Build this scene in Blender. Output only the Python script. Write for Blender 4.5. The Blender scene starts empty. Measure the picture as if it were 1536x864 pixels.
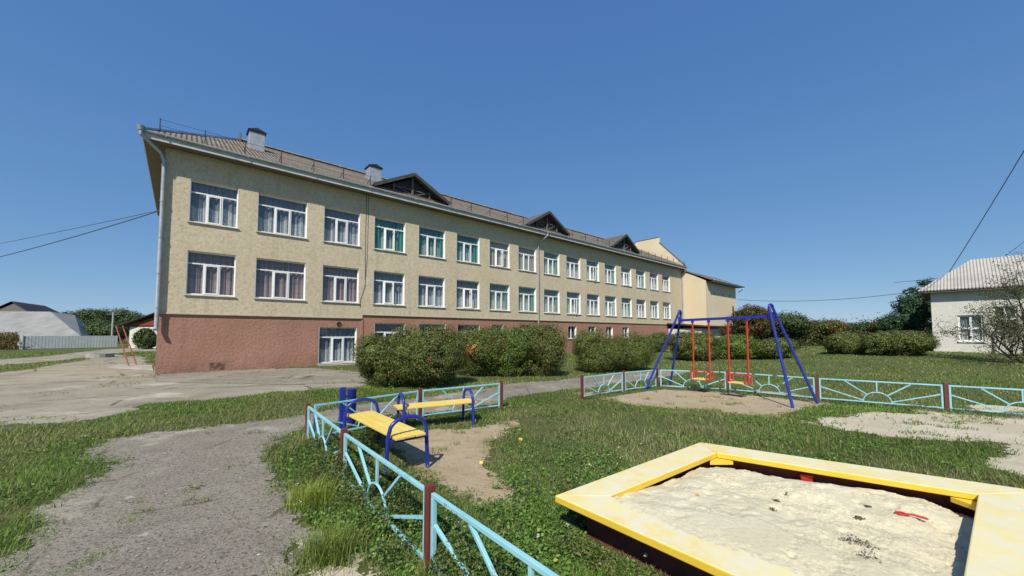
import bpy, bmesh, math, random
import numpy as np
random.seed(7)
rng = np.random.default_rng(11)
R = math.radians
scene = bpy.context.scene
col = scene.collection

# ------------------------------------------------------------------ camera model
FPX, PITCH, PY0, EYE = 570.0, R(3), 470.0, 1.8
def ray(px, py):
    a = (px-768)/FPX; b = (PY0-py)/FPX
    return np.array([a, math.cos(PITCH)-b*math.sin(PITCH), math.sin(PITCH)+b*math.cos(PITCH)])
def sst(a, b, x):
    t = np.clip((np.asarray(x, float)-a)/(b-a), 0, 1); return t*t*(3-2*t)
def hgt(x, y):                      # the lawn rises gently towards the white house
    x = np.asarray(x, float); y = np.asarray(y, float)
    return 0.57*sst(12, 25, y)*sst(6, 16, x-0.35*y)
def ground(px, py, z=0.0):          # point on level z under a pixel of the survey picture
    r = ray(px, py); t = (z-EYE)/r[2]; return np.array([r[0]*t, r[1]*t, z])
def gpt(px, py):                    # point on the terrain
    p = ground(px, py)
    for _ in range(25):
        z = float(hgt(p[0], p[1])); q = ground(px, py, z); p = 0.5*p+0.5*q
    p[2] = float(hgt(p[0], p[1])); return p
def at(px, py, Y):
    r = ray(px, py); t = Y/r[1]; return np.array([r[0]*t, Y, EYE+r[2]*t])

# ------------------------------------------------------------------ noise
def vnoise(x, y, scale, seed=0):
    x = np.asarray(x, float)/scale+seed*17.31; y = np.asarray(y, float)/scale+seed*5.77
    xi = np.floor(x).astype(np.int64); yi = np.floor(y).astype(np.int64)
    fx = x-xi; fy = y-yi; fx = fx*fx*(3-2*fx); fy = fy*fy*(3-2*fy)
    def h(a, b):
        n = (a*374761393+b*668265263+seed*1442695) & 0x7fffffff
        n = ((n ^ (n >> 13))*1274126177) & 0x7fffffff
        return ((n ^ (n >> 16)) & 0xffff)/65535.0
    return (h(xi, yi)*(1-fx)+h(xi+1, yi)*fx)*(1-fy)+(h(xi, yi+1)*(1-fx)+h(xi+1, yi+1)*fx)*fy
def fbm(x, y, scale, seed=0, o=3):
    s = 0; a = 1; t = 0
    for k in range(o):
        s = s+a*vnoise(x, y, scale/2**k, seed+k); t += a; a *= .5
    return s/t

# ------------------------------------------------------------------ materials
def lin(c): return tuple(c)+(1.0,)
class NT:
    def __init__(s, name):
        s.m = bpy.data.materials.new(name); s.m.use_nodes = True
        s.t = s.m.node_tree; s.n = s.t.nodes; s.l = s.t.links
        s.b = s.n['Principled BSDF']; s.out = s.n['Material Output']
        s.tc = s.n.new('ShaderNodeTexCoord')
    def new(s, t, **k):
        n = s.n.new(t)
        for a, v in k.items(): setattr(n, a, v)
        return n
    def link(s, a, b): s.l.new(a, b)
    def noise(s, scale, detail=4, rough=.6, stretch=None, coord='Object'):
        n = s.new('ShaderNodeTexNoise'); n.inputs['Scale'].default_value = scale
        n.inputs['Detail'].default_value = detail; n.inputs['Roughness'].default_value = rough
        if stretch:
            mp = s.new('ShaderNodeMapping'); mp.inputs['Scale'].default_value = stretch
            s.link(s.tc.outputs[coord], mp.inputs[0]); s.link(mp.outputs[0], n.inputs['Vector'])
        else: s.link(s.tc.outputs[coord], n.inputs['Vector'])
        return n.outputs[0]
    def remap(s, v, lo, hi, a=0., b=1.):
        n = s.new('ShaderNodeMapRange'); s.link(v, n.inputs[0])
        for i, x in enumerate((lo, hi, a, b)): n.inputs[i+1].default_value = x
        return n.outputs[0]
    def math(s, op, a, b=None):
        n = s.new('ShaderNodeMath', operation=op)
        for i, x in enumerate((a, b)):
            if x is None: continue
            if isinstance(x, (int, float)): n.inputs[i].default_value = x
            else: s.link(x, n.inputs[i])
        return n.outputs[0]
    def mix(s, fac, a, b):
        n = s.new('ShaderNodeMix', data_type='RGBA')
        s.link(fac, n.inputs[0]) if not isinstance(fac, (int, float)) else setattr(n.inputs[0], 'default_value', fac)
        for i, x in ((6, a), (7, b)):
            if isinstance(x, tuple): n.inputs[i].default_value = lin(x)
            else: s.link(x, n.inputs[i])
        return n.outputs[2]
    def color(s, c):
        if isinstance(c, tuple): s.b.inputs['Base Color'].default_value = lin(c)
        else: s.link(c, s.b.inputs['Base Color'])
    def bump(s, v, strength=.5, dist=.02, prev=None):
        n = s.new('ShaderNodeBump'); n.inputs['Strength'].default_value = strength
        n.inputs['Distance'].default_value = dist; s.link(v, n.inputs['Height'])
        if prev is not None: s.link(prev, n.inputs['Normal'])
        s.link(n.outputs[0], s.b.inputs['Normal']); return n.outputs[0]
    def rough(s, r, spec=.3):
        s.b.inputs['Roughness'].default_value = r; s.b.inputs['Specular IOR Level'].default_value = spec

def pm(name, c, layers=(), rough=.7, spec=.3, bump=None, metal=0.):
    """layers: (scale, colour, lo, hi[, stretch])"""
    k = NT(name); cur = c
    for L in layers:
        v = k.noise(L[0], 5, .6, L[4] if len(L) > 4 else None)
        cur = k.mix(k.remap(v, L[2], L[3]), cur, L[1])
    k.color(cur); k.rough(rough, spec); k.b.inputs['Metallic'].default_value = metal
    if bump: k.bump(k.noise(bump[0], 6, .65), bump[1], bump[2])
    return k.m

M = {}
# rough-cast wall coats
k = NT('plaster'); a = k.noise(.35, 5, .6); b = k.noise(9, 4, .7); st = k.noise(1.2, 5, .65, (1.6, 1, .12))
c = k.mix(k.remap(a, .35, .7), (.555, .475, .335), (.615, .535, .395))
c = k.mix(k.remap(b, .45, .75), c, (.40, .34, .23)); c = k.mix(k.remap(st, .55, .8, 0, .7), c, (.33, .29, .215))
k.color(c); k.rough(.92, .15); k.bump(k.noise(8, 8, .72), .6, .045); M['plaster'] = k.m
k = NT('red_plaster'); a = k.noise(.5, 5, .6); b = k.noise(10, 4, .7)
c = k.mix(k.remap(a, .35, .7), (.33, .175, .125), (.40, .225, .17)); c = k.mix(k.remap(b, .5, .75), c, (.27, .135, .10))
sx = k.new('ShaderNodeSeparateXYZ'); k.link(k.tc.outputs['Object'], sx.inputs[0])
low_dark = k.math('MULTIPLY', k.remap(sx.outputs[2], .75, .1), k.remap(k.noise(1.3, 5, .7), .4, .65))  # darker patches towards the foot of the wall
c = k.mix(k.math('MULTIPLY', low_dark, .75), c, (.17, .115, .09)); c = k.mix(k.remap(k.noise(1.1, 5, .65, (1.6, 1, .15)), .55, .8, 0, .45), c, (.22, .12, .09)); k.color(c); k.rough(.92, .15)
k.bump(k.noise(7, 8, .72), .9, .05); M['red'] = k.m
M['far_plaster'] = pm('far_plaster', (.62, .53, .37), [(.3, (.68, .60, .45), .4, .7), (.9, (.52, .40, .24), .64, .72)], .9, .1, (7, .5, .03))
M['band'] = pm('band_plaster', (.47, .41, .30), [(2, (.38, .33, .24), .5, .7)], .9, .1)
M['soffit'] = pm('soffit_boards', (.17, .145, .11), [(2, (.12, .10, .08), .45, .7, (1, 6, 1))], .85)
M['fascia'] = pm('fascia_paint', (.50, .51, .50), [(1.5, (.28, .28, .26), .5, .72, (1, 1, 4)), (6, (.5, .5, .49), .6, .7)], .6)
M['zinc'] = pm('zinc_sheet', (.40, .43, .45), [(2.5, (.28, .30, .32), .45, .7), (8, (.5, .52, .52), .6, .75)], .45, .5, metal=.35)
M['darkmetal'] = pm('dark_iron', (.03, .03, .035), [(6, (.07, .05, .04), .55, .7)], .6)
k = NT('corrugated_roof'); w = k.new('ShaderNodeTexWave', wave_type='BANDS', bands_direction='X')
w.inputs['Scale'].default_value = 1.7; w.inputs['Distortion'].default_value = .15; k.link(k.tc.outputs['Object'], w.inputs['Vector'])
a = k.noise(.9, 6, .7); b = k.noise(2.5, 5, .7, (3, .5, .5))
c = k.mix(k.remap(a, .35, .65), (.165, .138, .11), (.24, .205, .168)); c = k.mix(k.remap(b, .5, .72), c, (.085, .07, .058))
c = k.mix(k.remap(k.noise(5, 5, .7), .6, .75), c, (.27, .245, .21)); k.color(c); k.rough(.9, .15)
k.bump(w.outputs['Fac'], 1, .06); M['roof'] = k.m
M['ridge'] = pm('ridge_tiles', (.36, .33, .29), [(3, (.55, .53, .5), .55, .7), (1.3, (.2, .17, .14), .5, .7)], .9)
k = NT('pale_corrugated'); w = k.new('ShaderNodeTexWave', wave_type='BANDS', bands_direction='X')
w.inputs['Scale'].default_value = 2.1; k.link(k.tc.outputs['Object'], w.inputs['Vector'])
a = k.noise(.5, 6, .7); c = k.mix(k.remap(a, .4, .65), (.46, .44, .40), (.34, .32, .29)); k.color(c); k.rough(.8, .2)
k.bump(w.outputs['Fac'], .8, .06); M['paleroof'] = k.m
k = NT('grey_sheet_roof'); w = k.new('ShaderNodeTexWave', wave_type='BANDS', bands_direction='X'); w.inputs['Scale'].default_value = .55; k.link(k.tc.outputs['Object'], w.inputs['Vector'])
c = k.mix(k.remap(k.noise(.5, 6, .7), .4, .65), (.30, .305, .29), (.22, .225, .215)); c = k.mix(k.remap(w.outputs['Fac'], .8, .95, 0, .5), c, (.16, .165, .16)); k.color(c); k.rough(.7, .3); k.bump(w.outputs['Fac'], .8, .08); M['greyroof'] = k.m
M['darkroof'] = pm('dark_roof', (.035, .03, .032), [(2, (.05, .04, .04), .4, .7)], .7)
M['redroof'] = pm('red_boards', (.22, .05, .035), [(3, (.15, .04, .03), .4, .7)], .8)
M['board'] = pm('slate_board', (.035, .038, .045), [(1.5, (.05, .05, .055), .4, .7)], .6)
M['verge'] = pm('verge_boards', (.075, .07, .068), [(4, (.05, .046, .045), .45, .7)], .85)
M['dormer_sheet'] = pm('dormer_sheet', (.115, .105, .095), [(2, (.075, .068, .06), .45, .7), (6, (.2, .185, .165), .6, .75)], .9)
M['oldwood'] = pm('old_wood', (.16, .145, .13), [(4, (.10, .09, .08), .45, .7, (1, 1, 5))], .85)
M['pvc'] = pm('white_pvc', (.80, .80, .79), [(1.2, (.70, .70, .68), .5, .8)], .35, .5)
M['sill'] = pm('sill_sheet', (.62, .63, .63), [(2, (.5, .5, .48), .5, .7)], .5)
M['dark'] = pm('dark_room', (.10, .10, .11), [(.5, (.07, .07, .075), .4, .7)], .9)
M['white_wall'] = pm('white_wash', (.60, .59, .55), [(.6, (.48, .465, .42), .5, .75), (3, (.66, .65, .61), .55, .7)], .9, .1, (5, .5, .03))
M['pole'] = pm('pole_concrete', (.36, .35, .33), [(2, (.27, .26, .24), .4, .7)], .9)
M['rust'] = pm('rusty_red', (.24, .075, .045), [(8, (.15, .075, .05), .5, .7)], .7)
M['brownpaint'] = pm('brown_paint', (.13, .05, .03), [(3, (.09, .035, .025), .4, .7)], .6)
M['cable'] = pm('cable', (.05, .055, .065), [(1, (.06, .06, .07), .4, .6)], .7)
M['fencegrey'] = pm('blue_grey_sheet', (.34, .38, .39), [(1.5, (.40, .44, .45), .45, .7)], .6)
def chipped(name, c, c2, under, chip=.66, rough=.4):
    k = NT(name); a = k.noise(3, 5, .6); ch = k.noise(22, 6, .7); big = k.noise(2.2, 3, .5)
    x = k.mix(k.remap(a, .35, .7), c, c2)
    f = k.math('MULTIPLY', k.remap(ch, chip, chip+.03), k.remap(big, .45, .6))
    k.color(k.mix(f, x, under)); k.rough(rough, .4); k.bump(k.noise(40, 4, .6), .12, .004); return k.m
M['blue'] = chipped('blue_paint', (.018, .026, .235), (.024, .04, .31), (.16, .17, .22), .68, .3)
M['yellow'] = chipped('yellow_paint', (.72, .53, .10), (.76, .60, .19), (.55, .48, .33), .62, .5)
M['red_paint'] = chipped('red_paint', (.42, .035, .02), (.50, .06, .03), (.25, .09, .05), .66, .4)
M['turq'] = chipped('turquoise_paint', (.23, .52, .60), (.32, .60, .66), (.20, .18, .15), .57, .45)
M['post'] = chipped('dark_red_post', (.13, .028, .024), (.17, .04, .032), (.08, .05, .04), .6, .5)
k = NT('sandbox_board'); a = k.noise(1.6, 5, .6); gr = k.noise(5, 5, .7, (1, 1, 1)); ch = k.noise(14, 6, .75)
c = k.mix(k.remap(a, .4, .62), (.72, .585, .22), (.74, .66, .36)); c = k.mix(k.remap(gr, .44, .60, 0, .95), c, (.70, .655, .48))
c = k.mix(k.remap(ch, .68, .73), c, (.42, .37, .28)); k.color(c); k.rough(.55, .35); k.bump(k.noise(18, 5, .7), .25, .006); M['sbboard'] = k.m
M['sbedge'] = chipped('sandbox_edge', (.72, .47, .035), (.76, .53, .07), (.5, .42, .25), .66, .45)
M['maroon'] = pm('maroon_boards', (.15, .04, .034), [(5, (.09, .03, .026), .45, .7), (12, (.10, .06, .04), .62, .72)], .8)
k = NT('sand'); a = k.noise(1.5, 6, .7); b = k.noise(26, 6, .75); g = k.noise(160, 3, .6)
c = k.mix(k.remap(a, .35, .7), (.60, .55, .385), (.68, .63, .465)); c = k.mix(k.remap(b, .48, .74, 0, .85), c, (.49, .435, .295))
c = k.mix(k.remap(g, .6, .75, 0, .7), c, (.42, .37, .26)); k.color(c); k.rough(.95, .1)
p_ = k.bump(k.noise(20, 8, .75), .45, .03); k.bump(g, .3, .004, p_); M['sand'] = k.m
M['plastic'] = pm('red_plastic', (.50, .025, .02), [(8, (.42, .03, .025), .4, .7)], .35, .5)
M['fruit'] = pm('yellow_skin', (.70, .55, .12), [(20, (.6, .42, .1), .5, .7)], .4, .5)
M['bark'] = pm('bark', (.085, .065, .05), [(9, (.13, .11, .09), .5, .7, (1, 1, .3))], .9, .1, (20, .6, .02))

def foliage(name, trans=.25, rough=.55):
    k = NT(name); at_ = k.new('ShaderNodeAttribute'); at_.attribute_name = 'tint'
    k.color(at_.outputs['Color']); k.rough(rough, .25)
    tr = k.new('ShaderNodeBsdfTranslucent'); k.link(at_.outputs['Color'], tr.inputs['Color'])
    mx = k.new('ShaderNodeMixShader'); mx.inputs[0].default_value = trans
    k.link(k.b.outputs[0], mx.inputs[1]); k.link(tr.outputs[0], mx.inputs[2]); k.link(mx.outputs[0], k.out.inputs[0]); return k.m
M['leaf'] = foliage('foliage', .25); M['shrub'] = foliage('shrub_foliage', .10, .6); M['blade'] = foliage('grass_blades', .4, .6)

k = NT('window_glass'); gl = k.new('ShaderNodeBsdfGlossy'); gl.inputs['Roughness'].default_value = .02
tr = k.new('ShaderNodeBsdfTransparent'); tr.inputs[0].default_value = (.90, .94, .95, 1)
fr = k.new('ShaderNodeLayerWeight'); fr.inputs[0].default_value = .5
wv = k.new('ShaderNodeBump'); wv.inputs['Strength'].default_value = .05; wv.inputs['Distance'].default_value = .05
k.link(k.noise(1.5, 2, .5), wv.inputs['Height']); k.link(wv.outputs[0], gl.inputs['Normal'])
mx = k.new('ShaderNodeMixShader'); k.link(k.math('ADD', k.math('MULTIPLY', k.math('POWER', fr.outputs[1], 3.5), .75), .07), mx.inputs[0])
k.link(tr.outputs[0], mx.inputs[1]); k.link(gl.outputs[0], mx.inputs[2]); k.link(mx.outputs[0], k.out.inputs[0]); M['glass'] = k.m

def curtain_mat(name, c, c2, low=None, grid=False):
    k = NT(name); a = k.noise(4, 5, .6, (4, 1, .5)); lace = k.noise(14, 4, .7)
    x = k.mix(k.remap(a, .35, .7), c, c2)
    if low:
        sx = k.new('ShaderNodeSeparateXYZ'); k.link(k.tc.outputs['Object'], sx.inputs[0])
        sc = k.math('ADD', sx.outputs[2], k.math('MULTIPLY', k.math('ABSOLUTE', k.math('SINE', k.math('MULTIPLY', sx.outputs[0], 4.6))), .22))
        x = k.mix(k.math('MULTIPLY', k.remap(sc, .98, .90), k.remap(lace, .38, .55, .35, 1)), x, low)
    if grid:
        br = k.new('ShaderNodeTexBrick'); br.offset = 0; br.inputs['Scale'].default_value = 4; br.inputs['Mortar Size'].default_value = .03
        br.inputs['Brick Width'].default_value = 1; br.inputs['Row Height'].default_value = 1
        mp = k.new('ShaderNodeMapping'); mp.inputs['Rotation'].default_value = (R(90), 0, 0); k.link(k.tc.outputs['Object'], mp.inputs[0]); k.link(mp.outputs[0], br.inputs['Vector'])
        x = k.mix(k.math('MULTIPLY', br.outputs['Fac'], .45), x, (.5, .42, .40))
    k.color(x); k.rough(.9, .1); return k.m
CURT = {'grey': curtain_mat('grey_tulle', (.15, .17, .215), (.225, .245, .29), (.50, .51, .51)),
        'white': curtain_mat('white_tulle', (.15, .175, .20), (.24, .26, .275), (.52, .53, .51)),
        'teal': curtain_mat('teal_drape', (.06, .17, .19), (.11, .24, .24), (.34, .43, .39)),
        'pink': curtain_mat('pinkish_drape', (.175, .135, .15), (.26, .195, .20), (.33, .24, .235), True),
        'blind': curtain_mat('pale_blind', (.30, .30, .275), (.40, .385, .35)),
        'mint': curtain_mat('mint_tulle', (.16, .22, .215), (.25, .30, .28), (.46, .50, .45)),
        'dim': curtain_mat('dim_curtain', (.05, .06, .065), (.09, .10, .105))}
DRAPE = {'teal': pm('green_drape', (.045, .22, .18), [(3, (.07, .30, .25), .4, .7, (5, 1, .5))], .9),
         'mint': pm('light_green_drape', (.14, .30, .24), [(3, (.20, .36, .29), .4, .7, (5, 1, .5))], .9)}

# ------------------------------------------------------------------ mesh builder
class MB:
    def __init__(s): s.v = []; s.f = []; s.mi = []; s.cur = 0
    def add(s, vs, fs):
        o = len(s.v); s.v += [tuple(map(float, p)) for p in vs]; s.f += [tuple(i+o for i in f) for f in fs]; s.mi += [s.cur]*len(fs); return s
    def box(s, x0, y0, z0, x1, y1, z1):
        return s.hexa([(x0, y0, z0), (x1, y0, z0), (x1, y1, z0), (x0, y1, z0)], [(x0, y0, z1), (x1, y0, z1), (x1, y1, z1), (x0, y1, z1)])
    def hexa(s, lo, hi):
        n = len(lo)
        return s.add(list(lo)+list(hi), [tuple(range(n-1, -1, -1)), tuple(range(n, 2*n))]+[(i, (i+1) % n, (i+1) % n+n, i+n) for i in range(n)])
    def quad(s, *p): return s.add(p, [tuple(range(len(p)))])
    def bar(s, p, q, w, h=None, up=(0, 0, 1)):
        p = np.array(p, float); q = np.array(q, float); h = h or w; d = q-p; d /= np.linalg.norm(d)
        up = np.array(up, float)
        if abs(d@up) > .98: up = np.array([1., 0, 0]) if abs(d[0]) < .9 else np.array([0, 1., 0])
        a = np.cross(d, up); a /= np.linalg.norm(a); b = np.cross(a, d)
        off = [(-a*w-b*h)/2, (a*w-b*h)/2, (a*w+b*h)/2, (-a*w+b*h)/2]
        return s.hexa([p+o for o in off], [q+o for o in off])
    def tube(s, pts, r, n=10, closed=False):
        P = [np.array(p, float) for p in pts]; m = len(P); rs = r if hasattr(r, '__len__') else [r]*m
        T = []
        for i in range(m):
            a = P[max(i-1, 0)]; b = P[min(i+1, m-1)]; t = b-a; T.append(t/(np.linalg.norm(t)+1e-9))
        ref = np.array([0, 0, 1.]) if abs(T[0][2]) < .9 else np.array([1., 0, 0])
        A = np.cross(T[0], ref); A /= np.linalg.norm(A); vs = []
        for i in range(m):
            A = A-T[i]*(A@T[i]); A /= np.linalg.norm(A)+1e-9; B = np.cross(T[i], A)
            for k in range(n):
                t = 2*math.pi*k/n; vs.append(P[i]+rs[i]*(A*math.cos(t)+B*math.sin(t)))
        fs = [(i*n+k, i*n+(k+1) % n, (i+1)*n+(k+1) % n, (i+1)*n+k) for i in range(m-1) for k in range(n)]
        fs += [tuple(range(n-1, -1, -1)), tuple(range((m-1)*n, m*n))]
        return s.add(vs, fs)
    def mesh(s, name, smooth=False):
        me = bpy.data.meshes.new(name); me.from_pydata(s.v, [], s.f)
        if any(s.mi): me.polygons.foreach_set('material_index', s.mi)
        if smooth: me.polygons.foreach_set('use_smooth', [True]*len(s.f))
        me.update(); return me
    def build(s, name, mat, parent=None, smooth=False, bevel=0, loc=None, rotz=0):
        me = s.mesh(name, smooth)
        for m_ in (mat if isinstance(mat, (list, tuple)) else [mat]): me.materials.append(m_)
        return place(name, me, parent, smooth, bevel, loc, rotz)
def place(name, me, parent=None, smooth=False, bevel=0, loc=None, rotz=0):
    o = bpy.data.objects.new(name, me); col.objects.link(o)
    if parent: o.parent = parent
    if loc is not None: o.location = loc
    if rotz: o.rotation_euler = (0, 0, rotz)
    if bevel:
        b = o.modifiers.new('Bevel', 'BEVEL'); b.width = bevel; b.segments = 2; b.limit_method = 'ANGLE'
    if smooth:
        try:
            me.polygons.foreach_set('use_smooth', [True]*len(me.polygons)); me.set_sharp_from_angle(angle=R(40))
        except Exception: pass
    return o
def tag(o, label, cat, group=None):
    o['label'] = label; o['category'] = cat
    if group: o['group'] = group
    return o
def empty(name, loc, rz, label, cat, group=None):
    o = bpy.data.objects.new(name, None); col.objects.link(o); o.empty_display_size = .3
    o.location = loc; o.rotation_euler = (0, 0, rz); return tag(o, label, cat, group)
def structure(o): o['kind'] = 'structure'; return o
def stuff(o): o['kind'] = 'stuff'; return o

def np_mesh(name, V, nper, faces_per, mat, tint=None):
    """V (N,nper,3); faces_per: list of index tuples inside one element"""
    N = V.shape[0]; me = bpy.data.meshes.new(name)
    me.vertices.add(N*nper); me.vertices.foreach_set('co', V.reshape(-1).astype(np.float32))
    idx = []; 
    base = (np.arange(N)*nper)[:, None]
    loops = np.concatenate([base+np.array(f)[None, :] for f in faces_per], axis=1).reshape(-1)
    sizes = np.tile([len(f) for f in faces_per], N)
    me.loops.add(len(loops)); me.loops.foreach_set('vertex_index', loops.astype(np.int32))
    me.polygons.add(len(sizes)); starts = np.concatenate([[0], np.cumsum(sizes)[:-1]])
    me.polygons.foreach_set('loop_start', starts.astype(np.int32))
    me.update(calc_edges=True)
    if tint is not None:
        at_ = me.color_attributes.new('tint', 'FLOAT_COLOR', 'POINT')
        c = np.ones((N, nper, 4), np.float32)
        c[:, :, :3] = tint[:, None, :] if tint.ndim == 2 else tint
        at_.data.foreach_set('color', c.reshape(-1))
    me.materials.append(mat); return me

def unit(v): return v/(np.linalg.norm(v, axis=-1, keepdims=True)+1e-9)
def leaf_mesh(name, P, nrm, size, tint, aspect=.55, up=0., mat=None):
    N = len(P); r = rng.normal(size=(N, 3)); r[:, 2] += up
    a = unit(np.cross(nrm, r)) if up == 0 else unit(r-nrm*np.sum(r*nrm, 1, keepdims=True)); b = np.cross(nrm, a)
    s = size[:, None]
    fold = nrm*s*.12
    V = np.stack([P-a*s*.5, P+b*s*aspect*.5+fold, P+a*s*.5, P-b*s*aspect*.5+fold], 1)
    return np_mesh(name, V, 4, [(0, 1, 2, 3)], mat or M['leaf'], tint)

def shade(N, cols, w=None, var=.25):
    cols = np.array(cols); i = rng.choice(len(cols), N, p=w); c = cols[i]
    return np.clip(c*(1+rng.normal(0, var, (N, 1))), .006, 1)

def crown_points(blobs, n, clump=.3, K=None, hollow=.55, shell=.55, outer=1.03):
    """blobs: (cx,cy,cz,rx,ry,rz). leaves gathered in clumps around each ellipsoid's surface"""
    out = []; nr = []; cid = []
    vol = np.array([b[3]*b[4]+b[4]*b[5]+b[3]*b[5] for b in blobs]); vol /= vol.sum(); base = 0
    for b, v in zip(blobs, vol):
        m = int(n*v); kk = max(5, int((K or 60)*v*len(blobs)))
        d = unit(rng.normal(size=(kk, 3))); rad = rng.uniform(hollow, outer, (kk, 1))**.7
        cc = d*rad*np.array(b[3:6])+np.array(b[:3]); rc = clump*rng.uniform(.6, 1.3, kk)
        i = rng.integers(0, kk, m); dd = unit(rng.normal(size=(m, 3)))
        p = cc[i]+dd*(rc[i, None]*rng.uniform(shell, 1.05, (m, 1)))*np.array([1, 1, .85])
        p[:, 2] += -0.15*rc[i]*0
        out.append(p); nr.append(unit(dd*1.0+d[i]*.35+rng.normal(0, .24, (m, 3)))); cid.append(i+base); base += kk
    return np.concatenate(out), np.concatenate(nr), np.concatenate(cid)

GREENS = [(.10, .16, .035), (.075, .13, .028), (.135, .185, .045)]
THUJA = [(.105, .15, .035), (.08, .125, .028), (.135, .165, .042), (.12, .105, .036)]
def bush(name, label, x0, x1, ytop, ybase, n, cat='bush', group=None, cols=THUJA, leaf=.052, rust=0., rustcol=(.14, .055, .022), lumps=5, depth=1., clump=.34, patches=(), terrain=True):
    mid = (x0+x1)/2; p = gpt(mid, ybase); Y = p[1]; w = (x1-x0)/FPX*Y; h = (ybase-ytop)/FPX*Y*1.02
    Yc = Y+w*.32*depth; sc = Yc/Y; w *= sc; h = at(mid, ytop, Yc)[2]-p[2]; xc = (mid-768)/FPX*Yc
    c = (xc, Yc, p[2]); blobs = [(0, 0, h*.44, w*.37, w*.34*depth, h*.45)]
    for q in range(lumps+3):
        a = q*2.4+rng.uniform(-.5, .5); rr = rng.uniform(.18, .27); sx = rng.uniform(.19, .25); zc = h*rng.uniform(.28, .70); rz = min(h*rng.uniform(.24, .32), h*1.0-zc)
        blobs.append((math.cos(a)*w*rr, math.sin(a)*w*rr*depth, zc, w*sx, w*sx*depth, rz))
    P, N, cid = crown_points(blobs, int(n*1.5), min(.10*w, .24), 100, .82, .72, 1.2)
    dn_ = unit(rng.normal(size=(2600, 3))); bi = rng.integers(0, len(blobs), 2600); ba = np.array(blobs)[bi]      # oversized inner leaves, added to block see-through and darken the crevices
    Pi = ba[:, :3]+dn_*ba[:, 3:6]*rng.uniform(.5, .74, (2600, 1)); P = np.concatenate([P, Pi]); N = np.concatenate([N, dn_]); nin = len(Pi); cid = np.concatenate([cid, np.zeros(nin, int)])
    big = np.concatenate([np.ones(len(P)-nin), np.full(nin, 4.5)])
    k = (P[:, 2] > .03) & (P[:, 2] < h*1.05); P = P[k]; N = N[k]; cid = cid[k]; big = big[k]
    N[:, 2] += .12; N = unit(N)
    t = shade(len(P), cols, None, .22)
    cl = rng.normal(1, .2, cid.max()+1); t *= cl[cid][:, None].clip(.5, 1.6)
    if rust > 0:
        rc = rng.random(cid.max()+1) < rust; q = rc[cid] & (rng.random(len(P)) < .75)
        t[q] = shade(q.sum(), [rustcol], None, .3)
    for (fx, fz, fr, pc) in patches:
        d = np.hypot(P[:, 0]-fx*w/2, (P[:, 2]-fz*h))
        q = (d < fr*w*rng.uniform(.5, 1.1, len(P))) & (P[:, 1] < 0) & (rng.random(len(P)) < .8); t[q] = shade(q.sum(), [pc], None, .3)
    me = leaf_mesh(name, P, N, leaf*big*rng.uniform(.6, 1.4, len(P)), t, .5, .6, M['shrub'])
    o = place(name, me, None, loc=c); tag(o, label, cat, group)
    s = MB()
    for q in range(4):
        a = q*1.6+.3; s.tube([(math.cos(a)*.05, math.sin(a)*.05, -.05), (math.cos(a)*w*.07, math.sin(a)*w*.07, h*.3), (math.cos(a)*w*.17, math.sin(a)*w*.15, h*.62)], [.035, .025, .01], 6)
    s.build('stem', M['bark'], o, True)
    return o

def branch_tree(name, label, base, h, spread, n, cols, leaf, cat='tree', group=None, blobs=None, trunk_r=.12, clump=.5, lean=(0, 0), K=60, rust=0, gaps=1., rz=0):
    root = empty(name, base, rz, label, cat, group)
    s = MB(); lx, ly = lean
    top = np.array([lx*h, ly*h, h*.72])
    s.tube([(0, 0, -.1), (lx*h*.2, ly*h*.2, h*.25), (lx*h*.5, ly*h*.5, h*.5), top], [trunk_r*1.3, trunk_r, trunk_r*.7, trunk_r*.25], 8)
    if blobs is None:
        blobs = [(lx*h*.6, ly*h*.6, h*.62, spread*.42, spread*.42, h*.36)]
        for _ in range(7):
            a = rng.uniform(0, 6.28); q = rng.uniform(.2, .4); z = rng.uniform(.42, .8)
            blobs.append((math.cos(a)*spread*q+lx*h*z, math.sin(a)*spread*q+ly*h*z, h*z, spread*rng.uniform(.13, .22), spread*rng.uniform(.13, .22), h*rng.uniform(.1, .18)))
    for b in blobs:
        st = np.array([lx*h*.35, ly*h*.35, h*rng.uniform(.2, .42)]); e = np.array(b[:3]); m = (st+e)/2+rng.normal(0, .06*h, 3)
        s.tube([st, m, e], [trunk_r*.5, trunk_r*.3, trunk_r*.1], 6)
    s.build('trunk', M['bark'], root, True)
    P, N, cid = crown_points(blobs, n, clump, K, .5); k = P[:, 2] > .1; P = P[k]; N = N[k]; cid = cid[k]; N[:, 2] += .2; N = unit(N)
    t = shade(len(P), cols, None, .22)*rng.normal(1, .18, cid.max()+1)[cid][:, None].clip(.5, 1.5)
    if rust:
        q = (rng.random(cid.max()+1) < rust)[cid]; t[q] = shade(q.sum(), [(.15, .075, .025), (.11, .05, .02)], None, .3)
    place('crown', leaf_mesh('crown', P, N, leaf*rng.uniform(.6, 1.4, len(P)), t, .6), root)
    return root

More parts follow.
